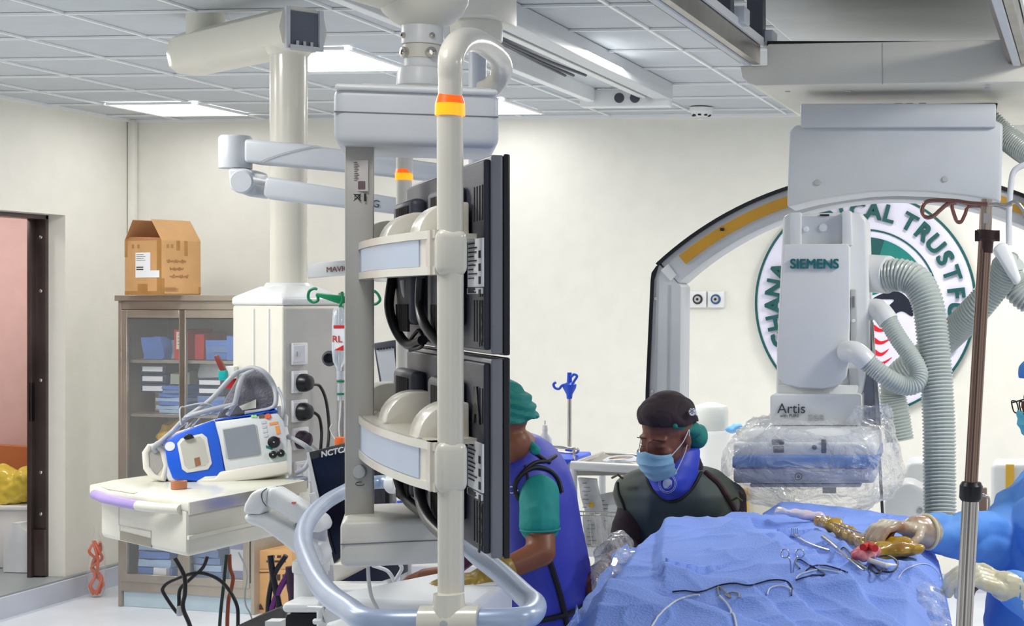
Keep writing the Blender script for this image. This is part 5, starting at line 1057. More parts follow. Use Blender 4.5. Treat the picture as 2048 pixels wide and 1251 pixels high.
M().prism([V((p.x, p.y, 0)) + UP * z for p, z in ((P(1805, 0, 7.2), zf1 * 0 + .002), (P(1870, 0, 7.2), .002), (P(1870, 0, 7.2), zf1 - .04), (P(1865, 0, 7.2), zf1), (P(1815, 0, 7.2), zf1), (P(1803, 0, 7.2), zf1 - .08))], FW * .3).bevel(.02, 3).put('rear_body', white_m, mc)
M().prism([V((P(1768, 0, 6.9).x, P(1768, 0, 6.9).y, .002)), V((P(1860, 0, 6.9).x, P(1860, 0, 6.9).y, .002)), P(1860, 985, 6.9), P(1840, 975, 6.9), P(1822, 965, 6.9), P(1800, 968, 6.9), P(1780, 985, 6.9), P(1768, 1000, 6.9)], FW * .25).bevel(.02, 3).put('front_body', white_m, mc)
M().lathe(P(1840, 1019, 6.9), [(.014, 0), (.013, .006), (.009, .007), (.008, .003)], -FW, 16).put('round_bolt', grey_m, mc)
mr = thing('monitor_stand_frame', 'small steel bracket with pale bag behind the patient at right', 'bracket', P(1960, 1010, 6.6))
M().tube(spline(pp([(1940, 1000), (1955, 990), (1975, 992), (1978, 1010), (1975, 1040)], 6.6), 6), .006, 10).put('steel_loop', chrome_m, mr); fbox(1958, 975, 1974, 1030, 6.65, .03, bev=.005).put('brown_panel', mat('umber_panel', (128, 104, 92), .4), mr)
# ------------------------------------------------------------------ foreground machines at lower left
DM = 5.0
ua = thing('articulated_arm', 'white folding monitor arm with two links behind the grip rail', 'monitor arm', P(620, 1130, DM))
M().prism(pp([(500, 985), (516, 978), (534, 976), (530, 1008), (520, 1030), (484, 1027), (487, 1008)], DM), FW * .09).bevel(.012, 3).put('elbow_cap', white_m, ua)
M().prism(pp([(534, 976), (548, 978), (640, 1035), (648, 1052), (640, 1066), (620, 1064), (530, 1010)], DM + .002), FW * .085).bevel(.012, 3).put('upper_link', white_m, ua)
M().prism(pp([(484, 1029), (530, 1029), (560, 1046), (640, 1092), (645, 1110), (640, 1135), (612, 1128), (560, 1085), (520, 1056), (490, 1046)], DM + .002), FW * .09).bevel(.014, 3).put('lower_link', white_m, ua)
M().tube(spline(pp([(534, 976), (524, 985), (525, 1000), (533, 1012)], DM - .002), 6), .0015, 6).put('seam', dgrey_m, ua)
fbox(583, 1003, 590, 1007, DM - .002, .01).put('red_mark', mat('pale_red_mark', (214, 130, 120), .5), ua)
pc = P(622, 1130, DM + .08)
M().lathe(V((pc.x, pc.y, 0)), [(.05, P(0, 1275, DM).z), (.05, P(0, 1128, DM).z)], UP, 28).put('post', white_m, ua)
M().lathe(V((pc.x, pc.y, P(0, 1150, DM).z)), [(.055, 0), (.056, .01), (.055, .03), (.052, .035)], UP, 28).put('post_ring', white_m, ua)
M().lathe(V((pc.x, pc.y, P(0, 1110, DM).z)), [(.05, 0), (.048, .08), (.04, .11)], UP, 28).put('post_cap', lgrey_m, ua)
bm2 = thing('rolling_console', 'white rounded base of the monitor arm above a black console', 'console', P(605, 1251, DM))
fbox(562, 1205, 690, 1226, DM - .08, .4, bev=.028, seg=4).put('top_cover', white_m, bm2); fbox(566, 1224, 690, 1330, DM - .06, .36, bev=.02).put('black_body', black_m, bm2)
M().prism([P(470, 1251, DM + .1), P(560, 1215, DM + .2), P(575, 1222, DM + .2), P(575, 1251, DM + .1), P(540, 1290, DM), P(470, 1290, DM)], FW * .2).bevel(.01).put('black_arm_rest', black_m, bm2)
fbox(530, 1242, 560, 1270, DM + .05, .05).put('white_key_block', white_m, bm2)
# black workstation monitor
wmn = thing('workstation_monitor', 'tilted black flat monitor with white handwriting on its top bezel', 'monitor', P(700, 1130, 5.3))
def wq(px, py, n=0): return P(px, py, 5.2 + (px - 613) / 170 * .25 + n)
M().prism([wq(a, b_) for a, b_ in ((613, 905), (692, 884), (775, 862), (780, 1022), (770, 1034), (664, 1130))], FW * .04).bevel(.004).put('housing', black_m, wmn)
M().prism([wq(a, b_, -.004) for a, b_ in ((613, 905), (617, 905), (667, 1128), (663, 1130), (640, 1020), (636, 1000), (628, 1000))], FW * .03).put('white_side_edge', white_m, wmn)
M().prism([wq(a, b_, -.004) for a, b_ in ((624, 918), (690, 900), (766, 880), (770, 1016), (672, 1108))], FW * .003).put('screen_glass', mat('dark_blue_glass', (18, 20, 34), .12), wmn)
M().prism([wq(a, b_, -.02) for a, b_ in ((617, 987), (630, 984), (640, 1018), (626, 1020))], FW * .02).bevel(.003).put('edge_control', white_m, wmn)
text('NCTC/DAMIE/NDU', .026, wq(642, 909, -.008), (RT + UP * .22 + FW * .8).normalized(), UP, .001, .0006, 'LEFT').put('handwriting', paper_m, wmn)
M().prism([wq(a, b_, .03) for a, b_ in ((664, 1128), (720, 1128), (720, 1165), (668, 1165))], FW * .1).bevel(.006).put('stand', cream_m, wmn)
M().prism([wq(a, b_, .02) for a, b_ in ((655, 1175), (760, 1120), (800, 1120), (800, 1150), (670, 1190))], FW * .08).put('dark_base', mat('midnight_base', (24, 30, 58), .4), wmn)
# small slanted display in the back
sd_ = thing('patient_display', 'small grey slanted display with a paper chart behind the rig', 'display', P(775, 775, 5.9))
M().prism(pp([(746, 686), (790, 679), (797, 715), (803, 775), (760, 775)], 5.9), FW * .04).bevel(.005).put('housing', dgrey_m, sd_)
M().cyl(P(782, 770, 5.93), V((P(782, 0, 5.93).x, P(782, 0, 5.93).y, 0)), .016).put('stand_post', grey_m, sd_)
M().prism(pp([(752, 700), (787, 694), (794, 760), (764, 768)], 5.895), FW * .004).put('chart', mat('pale_chart', (200, 204, 208), .5), sd_)
for k in range(6): fbox(754 + k * 6, 696 - k * .8, 757 + k * 6, 700 - k * .8, 5.89, .004).put('tab', dark_m, sd_)
# white machine box under the rig
wb = thing('white_machine_case', 'white boxy machine with a small green screen below the monitor rig', 'machine', P(790, 1300, 4.4))
zw = P(0, 1200, 4.25).z; c4 = [P(626, 1208, 4.25), P(958, 1190, 4.15)]
cA = at(P(626, 0, 4.3), zw); cB = at(P(955, 0, 4.2), zw); cC = cB + at(FW, 0) * .42 + at(RT, 0) * -.02; cD = cA + at(FW, 0) * .42 + RT * .22
M().prism([cA, cB, cC, cD], V((0, 0, -.55))).bevel(.02, 4).put('case', white_m, wb)
M().prism([at(P(925, 0, 4.19), zw - .02), at(P(950, 0, 4.18), zw - .02), at(P(950, 0, 4.18), zw - .1), at(P(925, 0, 4.19), zw - .07)], FW * -.01).put('small_screen', mat('green_grey_screen', (110, 140, 136), .2), wb)
M().tube([P(618, 1215, 4.28), P(646, 1216, 4.26), P(648, 1240, 4.26), P(630, 1242, 4.28)], .008, 10).put('handle', white_m, wb)
M().tube([cA.lerp(cD, .5) + RT * .30 + RT * (.05 * math.cos(k * .524)) + FW * (.05 * math.sin(k * .524)) + UP * .001 for k in range(12)], .0012, 6, closed=True).put('embossed_ring', lgrey_m, wb)
ws = thing('white_cap_unit', 'small white rounded canister below the case at the lower left', 'canister', P(690, 1290, 4.1))
M().lathe(P(692, 1300, 4.1), [(.05, 0), (.05, .05), (.045, .07), (.012, .08), (.01, .1)], UP, 28).put('canister', white_m, ws)
# clutter behind the rig, at the table
tr2 = thing('instrument_tray', 'blue bowl and clear pouch on a stand seen through the rig', 'tray', P(810, 1030, 5.9))
M().lathe(P(808, 1024, 5.9), [(.055, 0), (.075, .03), (.078, .035), (.07, .032), (.05, .006)], UP, 28).put('blue_bowl', bb, tr2)
M().box(P(812, 1040, 5.95), (.2, .2, .05), CROT).bevel(.008).put('white_ledge', white_m, tr2)
M().cyl(P(812, 1044, 5.95), V((P(812, 0, 5.95).x, P(812, 0, 5.95).y, 0)), .02).put('stand_post', grey_m, tr2)
M().tube([P(778, 925, 5.9), P(793, 1024, 5.9)], .008, 10).put('slanted_bar', chrome_m, tr2)
for i, (a, b_) in enumerate((((745, 1130), (790, 1165)), ((790, 1160), (800, 1128)), ((870, 1172), (905, 1135)), ((855, 1165), (890, 1130)))): M().tube(spline([P(*a, 5.2), P((a[0] + b_[0]) / 2 + 8, (a[1] + b_[1]) / 2 - 6, 5.2), P(*b_, 5.2)], 6), .006, 10).put('clear_tube', white_m if i != 2 else mat('teal_tube', (110, 190, 190), .3), None, 'pale tube %s behind the white machine case' % ('at far left', 'second from left', 'with teal tint', 'nearest the gloved hand')[i], 'tube')
from mathutils.bvhtree import BVHTree
def bvh(o):
    me = o.data; mw = V(ROOT[o.name])
    return BVHTree.FromPolygons([v.co + mw for v in me.vertices], [tuple(p.vertices) for p in me.polygons])
def snap(tree, px, py, off=.003, dflt=None):
    r = ray(px, py).normalized(); h = tree.ray_cast(CAM, r)
    if h[0] is None: return dflt if dflt is not None else None
    n = h[1] if h[1].dot(r) < 0 else -h[1]
    return h[0] + n * off
def stroke(tree, pts, r, mt, name, par=None, off=.002, n=6, **k):
    sp = spline([V((a, b_, 0)) for a, b_ in pts], n) if n else [V((a, b_, 0)) for a, b_ in pts]
    q_ = [snap(tree, p.x, p.y, off) for p in sp]; q_ = [p for p in q_ if p is not None]
    if len(q_) < 2: return None
    return M().tube(q_, r, 8).put(name, mt, par, **k)
def patch(tree, pts, off=.002, t_=.002, n=5):
    """a thin cloth patch following the surface inside a picture outline"""
    c = V((sum(p[0] for p in pts) / len(pts), sum(p[1] for p in pts) / len(pts), 0)); ed = spline([V((*p, 0)) for p in pts], 3, True); m = M(); R_ = []
    for k in range(1, n + 1): R_.append([snap(tree, *(c.lerp(p, k / n)).xy, off) for p in ed])
    c0 = snap(tree, c.x, c.y, off)
    if c0 is None or any(p is None for r_ in R_ for p in r_): return None
    vc = m.bm.verts.new(c0); V_ = [[m.bm.verts.new(p) for p in r_] for r_ in R_]; N = len(ed)
    for i in range(N): m.bm.faces.new((vc, V_[0][i], V_[0][(i + 1) % N]))
    for k in range(n - 1):
        for i in range(N): m.bm.faces.new((V_[k][i], V_[k + 1][i], V_[k + 1][(i + 1) % N], V_[k][(i + 1) % N]))
    return m
# ------------------------------------------------------------------ operating table and drape
Z0 = 1.27
tb_ = thing('operating_table', 'long operating table hidden under the blue drapes', 'table', cc(-.45, 4.2, -CH))
M().box(cc(-.43, 4.3, 1.06 - CH), (.62, 2.3, .08), CROT).bevel(.03, 3).put('table_top', dgrey_m, tb_)
M().box(cc(-.43, 4.6, .52 - CH), (.34, .5, .98), CROT).bevel(.02).put('pedestal', white_m, tb_); M().box(cc(-.43, 4.6, .05 - CH), (.6, 1.2, .1), CROT).bevel(.02).put('foot', lgrey_m, tb_)
def xd(px, py, z=Z0): p = PZ(px, py, z) - CAM; return V((p.dot(RT), p.dot(FW)))
Lb = [xd(1145, 1262), xd(1185, 1180), xd(1240, 1092), xd(1330, 1062), xd(1400, 1040), xd(1470, 1028)]
Lb = [V((Lb[0].x + .03, 2.9))] + Lb + [V((Lb[-1].x + .02, 5.9))]
def interp(tab, d):
    for a, b_ in zip(tab, tab[1:]):
        if d <= b_.y: t_ = (d - a.y) / max(1e-6, b_.y - a.y); return a.x + (b_.x - a.x) * max(0, min(1, t_))
    return tab[-1].x
Rb = [V((-.03, 2.9)), V((-.045, 3.6)), V((-.03, 4.2)), V((-.05, 4.8)), V((-.2, 5.3)), V((-.36, 5.9))]
def seg_d(p, poly):
    best = 9; side = 1
    for a, b_ in zip(poly, poly[1:]):
        ab = b_ - a; t_ = max(0, min(1, (p - a).dot(ab) / max(1e-9, ab.dot(ab)))); q_ = a + ab * t_; dd_ = (p - q_).length
        if dd_ < best: best = dd_; side = 1 if ab.cross(p - a) > 0 else -1
    return best, side
creases = [([(1180, 1215), (1240, 1188), (1300, 1174), (1400, 1190), (1500, 1196), (1640, 1186), (1720, 1166), (1800, 1150), (1870, 1160)], .034, .012, .16),
           ([(1335, 1068), (1380, 1058), (1460, 1059), (1500, 1085), (1580, 1150)], .034, .012, .18),
           ([(1470, 1084), (1545, 1074), (1580, 1092), (1640, 1125)], .020, .008, .10), ([(1330, 1136), (1430, 1131), (1520, 1128)], .012, .006, .10), ([(1326, 1180), (1322, 1120), (1330, 1072)], .016, .008, .09),
           ([(1400, 1042), (1440, 1032), (1510, 1036)], .014, .02, .05), ([(1620, 1165), (1700, 1200), (1790, 1255)], .018, .010, .07), ([(1560, 1110), (1640, 1150), (1700, 1168)], .014, .009, .06),
           ([(1850, 1165), (1780, 1172), (1700, 1150)], .016, .010, .06), ([(1560, 1200), (1620, 1230), (1680, 1262)], .014, .009, .06), ([(1150, 1238), (1260, 1240), (1380, 1232), (1480, 1252)], .018, .008, .12), ([(1640, 1070), (1720, 1120), (1760, 1135)], .016, .010, .06),
           ([(1240, 1200), (1330, 1215), (1420, 1230)], .010, .008, .08), ([(1700, 1200), (1800, 1205), (1860, 1195)], .014, .010, .07), ([(1490, 1205), (1540, 1225), (1590, 1262)], .012, .008, .06)]
cr = [([xd(a, b_) for a, b_ in pl_], h_, w1, w2) for pl_, h_, w1, w2 in creases]
def Hf(x, d):
    p = V((x, d)); z = Z0 - .005
    for pl_, h_, w1, w2 in cr:
        dist, side = seg_d(p, pl_); w_ = w1 if side > 0 else w2
        z += 1.25 * h_ * math.exp(-(dist / w_) ** 2) if dist < 3 * w_ else 0
    z -= .03 * math.exp(-((d - 4.88) / .06) ** 2) * max(0, min(1, (-.42 - x) / .1))
    z += .009 * noise.noise(V((x * 3, d * 3, 1))) + .0022 * noise.noise(V((x * 17, d * 13, 5)))
    g_ = 1 - abs(noise.noise(V((x * 6 + d * 3, d * 3.5 - x * 2, 8)))); z += .005 * g_ ** 10; g2 = 1 - abs(noise.noise(V((x * 3 - d * 5, d * 2 + x * 4, 21)))); z += .006 * g2 ** 12
    return z
dmat = mat('surgical_drape_blue', (134, 166, 246), .75, bump=.35, bscale=180, tex='voronoi', var=.04, scale=5)
rows = []; NU, NV = 170, 300
for j in range(NV + 1):
    d = 2.95 + (5.06 - 2.95) * j / NV; xl_, xr_ = interp(Lb, d), interp(Rb, d); row = []
    wob = .02 * noise.noise(V((0, d * 6, 3)))
    for k in range(14):   # left fall
        t_ = 1 - k / 14; row.append(cc(xl_ - .01 - .06 * t_ + wob + .025 * t_ * math.sin(d * 22 + 2 * nz((d, 0, 0), 3)), d, Hf(xl_, d) - CH - .42 * t_ ** 1.2 - .0))
    for i in range(NU + 1):
        x = xl_ + (xr_ - xl_) * i / NU; ed = min(i, NU - i) / NU; row.append(cc(x, d, Hf(x, d) - CH - .05 * max(0, .06 - ed) / .06))
    for k in range(1, 15):
        t_ = k / 14; row.append(cc(xr_ + .01 + .05 * t_ + .03 * t_ * math.sin(d * 18 + 1), d, Hf(xr_, d) - CH - .05 - .40 * t_ ** 1.2))
    rows.append(row)
dr = M().sheet(rows).put('surgical_drape', dmat, None, 'blue surgical drapes spread in folds over the patient and table', 'drape', ang=180)
DT = bvh(dr)
# raised blue sheet tented at the back, under the detector
m = M(); rows = []
for j in range(30):
    t_ = j / 29; row = []
    for i in range(50):
        s_ = i / 49; px = 1525 + s_ * 305 ; yt = 1000 + 14 * s_ + 22 * s_ * s_ + (26 * max(0, .12 - s_) / .12); yb = 1078 + 10 * s_; y = yt + (yb - yt) * t_
        row.append(P(px, y + 2.5 * nz((px * .02, y * .02, 0), 2), 5.38 - .55 * t_ + .04 * nz((px * .01, t_ * 3, 0), 2)))
    rows.append(row)
m.sheet(rows).put('surgical_drape', dmat, None, 'blue sheet rising under the detector beside the exposed skin', 'drape', ang=180)
# clear adhesive edges
clr = film('clear_drape_film', (232, 238, 246), .12, .7, 16, .08, 1.6, 1, .05)
def film_sheet(pts_top, pts_bot, d0, d1, label, n=24):
    m = M(); rows = []; a = spline([V((*p, 0)) for p in pts_top], 8); b_ = spline([V((*p, 0)) for p in pts_bot], 8)
    for j in range(n):
        t_ = j / (n - 1); rows.append([P(p.x + (q_.x - p.x) * t_ + 2 * nz((p.x * .03, t_ * 4, 0), 3), p.y + (q_.y - p.y) * t_, d0 + (d1 - d0) * t_ + .03 * nz((p.x * .02, t_ * 5, 1), 3)) for p, q_ in zip(a, b_)])
    return m.sheet(rows).put('clear_film', clr, None, label, 'plastic film', ang=180)
film_sheet([(1236, 1095), (1262, 1098), (1300, 1115), (1326, 1125)], [(1165, 1262), (1215, 1262), (1270, 1262), (1322, 1200)], 4.38, 3.75, 'clear plastic film hanging off the left side of the drapes')
film_sheet([(1838, 1160), (1860, 1165), (1885, 1178)], [(1828, 1290), (1868, 1290), (1915, 1290)], 3.78, 3.5, 'clear plastic film hanging off the right side of the drapes')
# exposed skin, gauze and wrapped bits
sk = mat('iodine_stained_skin', (150, 104, 22), .25, rgb2=(206, 166, 44), scale=14, bump=.3, bscale=40, coat=.4)
pa = M()
pl_ = [(1640, 1042, 1.30), (1668, 1050, 1.30), (1700, 1068, 1.29), (1735, 1092, 1.285), (1768, 1112, 1.28)]
w3 = [PZ(a, b_, z) for a, b_, z in pl_]
for (a, b_) in zip(w3, w3[1:]): pa.cap(a, b_, .019, .024)
for a, b_, r_ in ((1790, 1088, .036), (1808, 1090, .036), (1824, 1098, .032), (1795, 1100, .036), (1772, 1082, .03), (1765, 1095, .03)): pa.ball(PZ(a, b_, 1.295), (r_ * 1.1, r_, r_ * .55))
pa.remesh(.008, 5, lambda p: .008 * nz(p, 28) + .004 * nz(p, 70)).put('patient_limb', sk, None, 'iodine stained exposed skin of the patient lying between the blue drapes', 'person')
m = M(); random.seed(9)
for k in range(9): a = PZ(1733 + random.uniform(-14, 14), 1106 + random.uniform(-6, 6), 1.34); m.ball(a, (.022, .018, .014))
m.remesh(.004, 3, lambda p: .006 * nz(p, 60)).put('gauze_swab', mat('pink_gauze', (232, 110, 120), .8, rgb2=(246, 180, 184), scale=40), None, 'crumpled pink stained gauze swab on the drape by the exposed skin', 'swab')
M().tube(spline([PZ(a, b_, 1.36) for a, b_ in ((1726, 1094), (1738, 1090), (1750, 1096))], 5), .009, 8).put('red_swab', mat('scarlet_gauze', (214, 50, 44), .7), None, 'small scarlet strip of gauze above the pink swab', 'swab')
m = M()
for a, b_, r_ in ((1562, 1022, .02), (1585, 1024, .02), (1610, 1029, .022), (1635, 1033, .02), (1652, 1038, .015)): m.ball(P(a, b_, 4.95), (r_ * 1.3, r_, r_ * .7))
m.remesh(.006, 3, lambda p: .010 * nz(p, 30)).put('wet_gauze', mat('milky_film', (222, 226, 236), .25, rgb2=(236, 200, 204), scale=16, bump=.5, bscale=40), None, 'milky film and gauze folded on the drape under the detector', 'dressing')
stl = metalcol('surgical_steel', (196, 196, 198), .2)
def inst(pts, r_, off=.006): return M().tube([snap(DT, a, b_, off) for a, b_ in pts], r_, 8)
rt = thing('rake_retractor', 'four pronged steel rake retractor lying on the blue drape', 'surgical instrument', snap(DT, 1590, 1075, 0))
M().tube([snap(DT, *p, .006) for p in ((1597, 1079), (1612, 1088), (1635, 1096), (1660, 1104))], [.004, .004, .003, .0025], 8).put('handle', stl, rt)
M().tube([snap(DT, *p, .007) for p in ((1598, 1078), (1590, 1075), (1583, 1072))], .0055, 8).put('head', stl, rt)
for k in range(4): a = snap(DT, 1583 + k * 4.2, 1074 - k * .0, .008); M().tube([a, a + UP * .014, a + UP * .018 - FW * .006], .0014, 6).put('prong', stl, rt)
hs = thing('artery_forceps', 'ring handled steel forceps standing in the drape fold', 'surgical instrument', snap(DT, 1583, 1165, 0))
for s_, cx in ((-1, 1570), (1, 1600)):
    c = P(cx + 0, 1106, 3.72); M().tube([c + RT * (.0098 * math.cos(k * .524)) + UP * (.0098 * math.sin(k * .524)) for k in range(12)], .0016, 8, closed=True).put('finger_ring', stl, hs)
    M().tube(spline([P(cx - s_ * 5, 1113, 3.72), P(1585 + s_ * 5, 1120, 3.72), P(1584 + s_ * 2, 1145, 3.73), P(1583, 1166, 3.74)], 5), .0017, 8).put('shank', stl, hs)
nh = thing('needle_holder', 'long steel needle holder lying across the middle of the drape', 'surgical instrument', snap(DT, 1680, 1105, 0))
M().tube([snap(DT, *p, .009) for p in ((1648, 1080), (1660, 1088), (1678, 1104))], [.007, .006, .004], 10).put('jaw', stl, nh)
M().tube([snap(DT, *p, .008) for p in ((1676, 1102), (1700, 1120), (1735, 1143))], [.004, .0035, .003], 8).put('shank', stl, nh); M().tube([snap(DT, *p, .008) for p in ((1672, 1108), (1700, 1124), (1728, 1146))], .0025, 8).put('shank', stl, nh)
pn = thing('cautery_pencil', 'white cautery pencil with black cord lying by the pink swab', 'surgical instrument', snap(DT, 1760, 1125, 0))
M().tube([PZ(1737, 1119, 1.33), PZ(1770, 1130, 1.32), PZ(1790, 1134, 1.31)], [.006, .007, .009], 12).put('pencil_body', white_m, pn)
M().tube(spline([PZ(a, b_, 1.315) for a, b_ in ((1745, 1128), (1760, 1140), (1785, 1142), (1796, 1125), (1780, 1112), (1760, 1112), (1745, 1120), (1742, 1136), (1755, 1146), (1770, 1136))], 8), .0024, 8).put('cord', black_m, pn)
for pts, r_, mt, lab in (([(1680, 1102), (1688, 1096), (1700, 1106), (1718, 1124), (1736, 1138)], .0026, black_m, 'black cord looping over the needle holder'),
        ([(1345, 1185), (1370, 1183), (1400, 1185), (1440, 1172), (1470, 1168), (1500, 1172), (1540, 1162), (1570, 1163), (1582, 1175), (1583, 1192)], .0028, mat('dark_blue_cord', (24, 34, 70), .4), 'dark blue cord wandering across the front drape to the forceps'),
        ([(1600, 1138), (1592, 1126), (1600, 1120), (1620, 1132), (1650, 1150), (1620, 1152), (1592, 1162)], .0026, mat('dark_blue_cord', (24, 34, 70), .4), 'dark cord loop lying to the right of the forceps'),
        ([(1612, 1142), (1630, 1132), (1660, 1134), (1695, 1146)], .0026, mat('dark_blue_cord', (24, 34, 70), .4), 'dark cord arching right towards the fold edge'),
        ([(1592, 1158), (1605, 1148), (1640, 1140), (1680, 1146)], .0024, white_m, 'white cord beside the dark cord right of the forceps'),
        ([(1300, 1262), (1318, 1232), (1350, 1205), (1380, 1194), (1400, 1192)], .0032, white_m, 'thick white line curving at the left of the front drape'),
        ([(1438, 1192), (1438, 1174), (1462, 1196), (1452, 1190), (1465, 1186), (1478, 1188), (1478, 1196)], .0024, mat('khaki_wire', (150, 146, 130), .4), 'khaki wire bent into a triangle on the front drape'),
        ([(1440, 1194), (1455, 1210), (1468, 1235), (1474, 1262)], .0034, mat('pale_wire', (212, 214, 214), .4), 'pale wire running down from the khaki triangle'),
        ([(1535, 1190), (1540, 1178), (1560, 1172), (1580, 1178), (1582, 1186)], .0024, white_m, 'white thin loop below the forceps'),
        ([(1796, 1158), (1808, 1140), (1840, 1128), (1862, 1132), (1878, 1148), (1880, 1160)], .002, white_m, 'thin white suture loop near the lower gloved hand')):
    r_ *= .66; o = stroke(DT, pts, r_, mt, 'cord', None, r_ * 1.6, 8, label=lab, cat='cord')
fp = M().tube([PZ(1660, 1042, 1.31), PZ(1690, 1054, 1.32), PZ(1724, 1066, 1.335)], [.0012, .002, .003], 8).put('tissue_forceps', stl, None, 'thin steel forceps held in the upper gloved hand', 'surgical instrument')
# ------------------------------------------------------------------ people
brown = mat('dark_brown_skin', (122, 74, 56), .45, var=.06, scale=12); brown2 = mat('brown_skin', (140, 84, 54), .45, var=.06, scale=12)
def frame(fwd, up=UP): f = V(fwd).normalized(); s_ = f.cross(V(up)).normalized(); u = s_.cross(f).normalized(); return s_, f, u     # side, forward, up
def head(m, c, fwd, up, k=1.0):
    """ellipsoid based head: cranium, jaw, brow, nose, ears, lips, eyelids. c = centre between the eyes and ears; k scales 0.235 m high"""
    s_, f, u = frame(fwd, up); B = Matrix((s_, f, u)).transposed()
    E = lambda x, y, z, rx, ry, rz: m.ball(c + (s_ * x + f * y + u * z) * k, (rx * k, ry * k, rz * k), B, 16)
    E(0, -.012, .035, .074, .094, .082); E(0, .02, -.02, .064, .072, .08); E(0, .035, -.075, .042, .048, .038); E(0, -.01, -.06, .052, .06, .05)
    for q_ in (-1, 1):
        E(q_ * .026, .070, .016, .028, .013, .010); E(q_ * .03, .074, -.004, .016, .012, .010); E(q_ * .036, .062, -.032, .024, .024, .024)
        E(q_ * .074, -.005, -.012, .008, .018, .03); E(q_ * .013, .098, -.038, .009, .010, .009)
    E(0, .095, -.012, .009, .012, .028); E(0, .104, -.034, .011, .012, .011); E(0, .088, -.062, .024, .012, .006); E(0, .086, -.073, .021, .012, .007); E(0, .078, -.098, .022, .016, .016)
    return s_, f, u
def capwrap(c, fwd, up, k, grow=.012, cut=.03, slope=.25):
    """cloth shell over the cranium above a slanted line"""
    s_, f, u = frame(fwd, up); B = Matrix((s_, f, u)).transposed(); m = M(); rings = []
    N = 40
    for j in range(12):
        t_ = j / 11; ang = t_ * math.radians(88) ; r_ = math.cos(ang); z = math.sin(ang); row = []
        for i in range(N):
            a = 2 * math.pi * i / N; gr = grow * (.35 + .65 * min(1, t_ * 2.5)); x = (.078 + gr) * math.cos(a) * r_; y = -.012 + (.097 + gr) * math.sin(a) * r_; zz_ = cut + slope * y * (1 - t_) + z * (.123 + grow - cut)
            w_ = 1 + .03 * math.sin(a * 7 + j) * (1 - t_)
            row.append(c + (s_ * x * w_ + f * y * w_ + u * zz_) * k)
        rings.append(row)
    return m.loft(rings)
def hand(m, w_, dirv, pn, k=1.0, curl=.6, thumb=1, spread=.1, ths=.35):
    """palm, four unequal bent fingers and a side thumb; dirv = wrist to knuckles, pn = palm normal (fingers curl to it)"""
    d = V(dirv).normalized(); n = (V(pn) - d * V(pn).dot(d)).normalized(); s_ = d.cross(n).normalized() * thumb
    for off in (-.028, -.01, .010, .028): m.cap(w_ + s_ * off * .6 * k, w_ + d * .085 * k + s_ * off * k, .015 * k, .0125 * k)
    for off, L, r_ in ((.030, .072, .0088), (.010, .082, .0092), (-.010, .076, .0088), (-.029, .060, .0078)):
        p = w_ + d * .088 * k + s_ * off * k; dd_ = (d + s_ * off * spread * 12).normalized(); a = 0
        for q_, fr in ((.45, .6), (.32, 1.0), (.23, .8)):
            a += curl * fr; v = dd_ * math.cos(a) + n * math.sin(a); p2 = p + v * L * q_ * k; m.cap(p, p2, r_ * k, r_ * .92 * k, 10); p = p2
    p = w_ + d * .025 * k + s_ * .032 * k; v = (d * .7 + s_ * .75 + n * ths).normalized(); p2 = p + v * .042 * k; m.cap(w_ + d * .01 * k + s_ * .015 * k, p, .015 * k, .014 * k); m.cap(p, p2, .0125 * k, .011 * k, 10); v = (d * .9 + s_ * .15 + n * (ths + .2)).normalized(); m.cap(p2, p2 + v * .032 * k, .0105 * k, .0095 * k, 10)
def chain(m, pts, rs):
    for i in range(len(pts) - 1): m.cap(pts[i], pts[i + 1], rs[i], rs[i + 1], 14)
def folds(a=.006, s_=7, o=0): return lambda p: a * (1 - abs(nz((p.x * 1.6, p.y * 1.6, p.z * .8), s_, o)) * 2) + a * .4 * nz(p, s_ * 3, o)
# --- capped person in dark apron
W = thing('person', 'person in a dark cap, pale blue mask and olive apron looking down', 'person', V((P(1350, 0, 5.45).x, P(1350, 0, 5.45).y, 0)))
hc = P(1334, 868, 5.36); hf = (-FW * .80 - RT * .42 - UP * .30); hu = (UP - FW * .25 - RT * .02)
HS = 1.05
b0 = M(); hs_, hf_, hu_ = head(b0, hc, hf, hu, HS)
chest = P(1358, 1010, 5.55); pel = V((P(1365, 0, 5.75).x, P(1365, 0, 5.75).y, .95)); nk = P(1350, 925, 5.47)
b0.cap(hc - hu_ * .06 - hf_ * .03, nk + V((0, 0, -.03)), .055, .062); b0.cap(nk, chest, .075, .12)
shL = P(1278, 992, 5.52); shR = P(1452, 1000, 5.6); b0.cap(shL + RT * .05, shR - RT * .05, .06, .06); b0.cap(chest, pel, .13, .15)
elL = P(1246, 1100, 5.45); hdL = P(1228, 1120, 5.0); elR = P(1462, 1130, 5.5); hdR = P(1400, 1120, 5.2)
chain(b0, [shL, elL, hdL], [.05, .038, .028]); chain(b0, [shR, elR, hdR], [.05, .038, .028])
hand(b0, hdL, V((-.3, -1, -.45)), V((0, .3, -1)), .95, .5, -1); hand(b0, hdR, V((-.6, -.6, -.4)), V((0, 0, -1)), .95, .5, 1)
for s_ in (-1, 1): hp = pel + RT * .09 * s_; chain(b0, [hp, hp + V((0, 0, -.45)), hp + V((0, 0, -.86))], [.09, .06, .045]); b0.cap(hp + V((0, .03, -.905)), hp + V((0, -.13, -.915)), .035, .03)
b0.remesh(.0055, 5).put('body', brown, W)
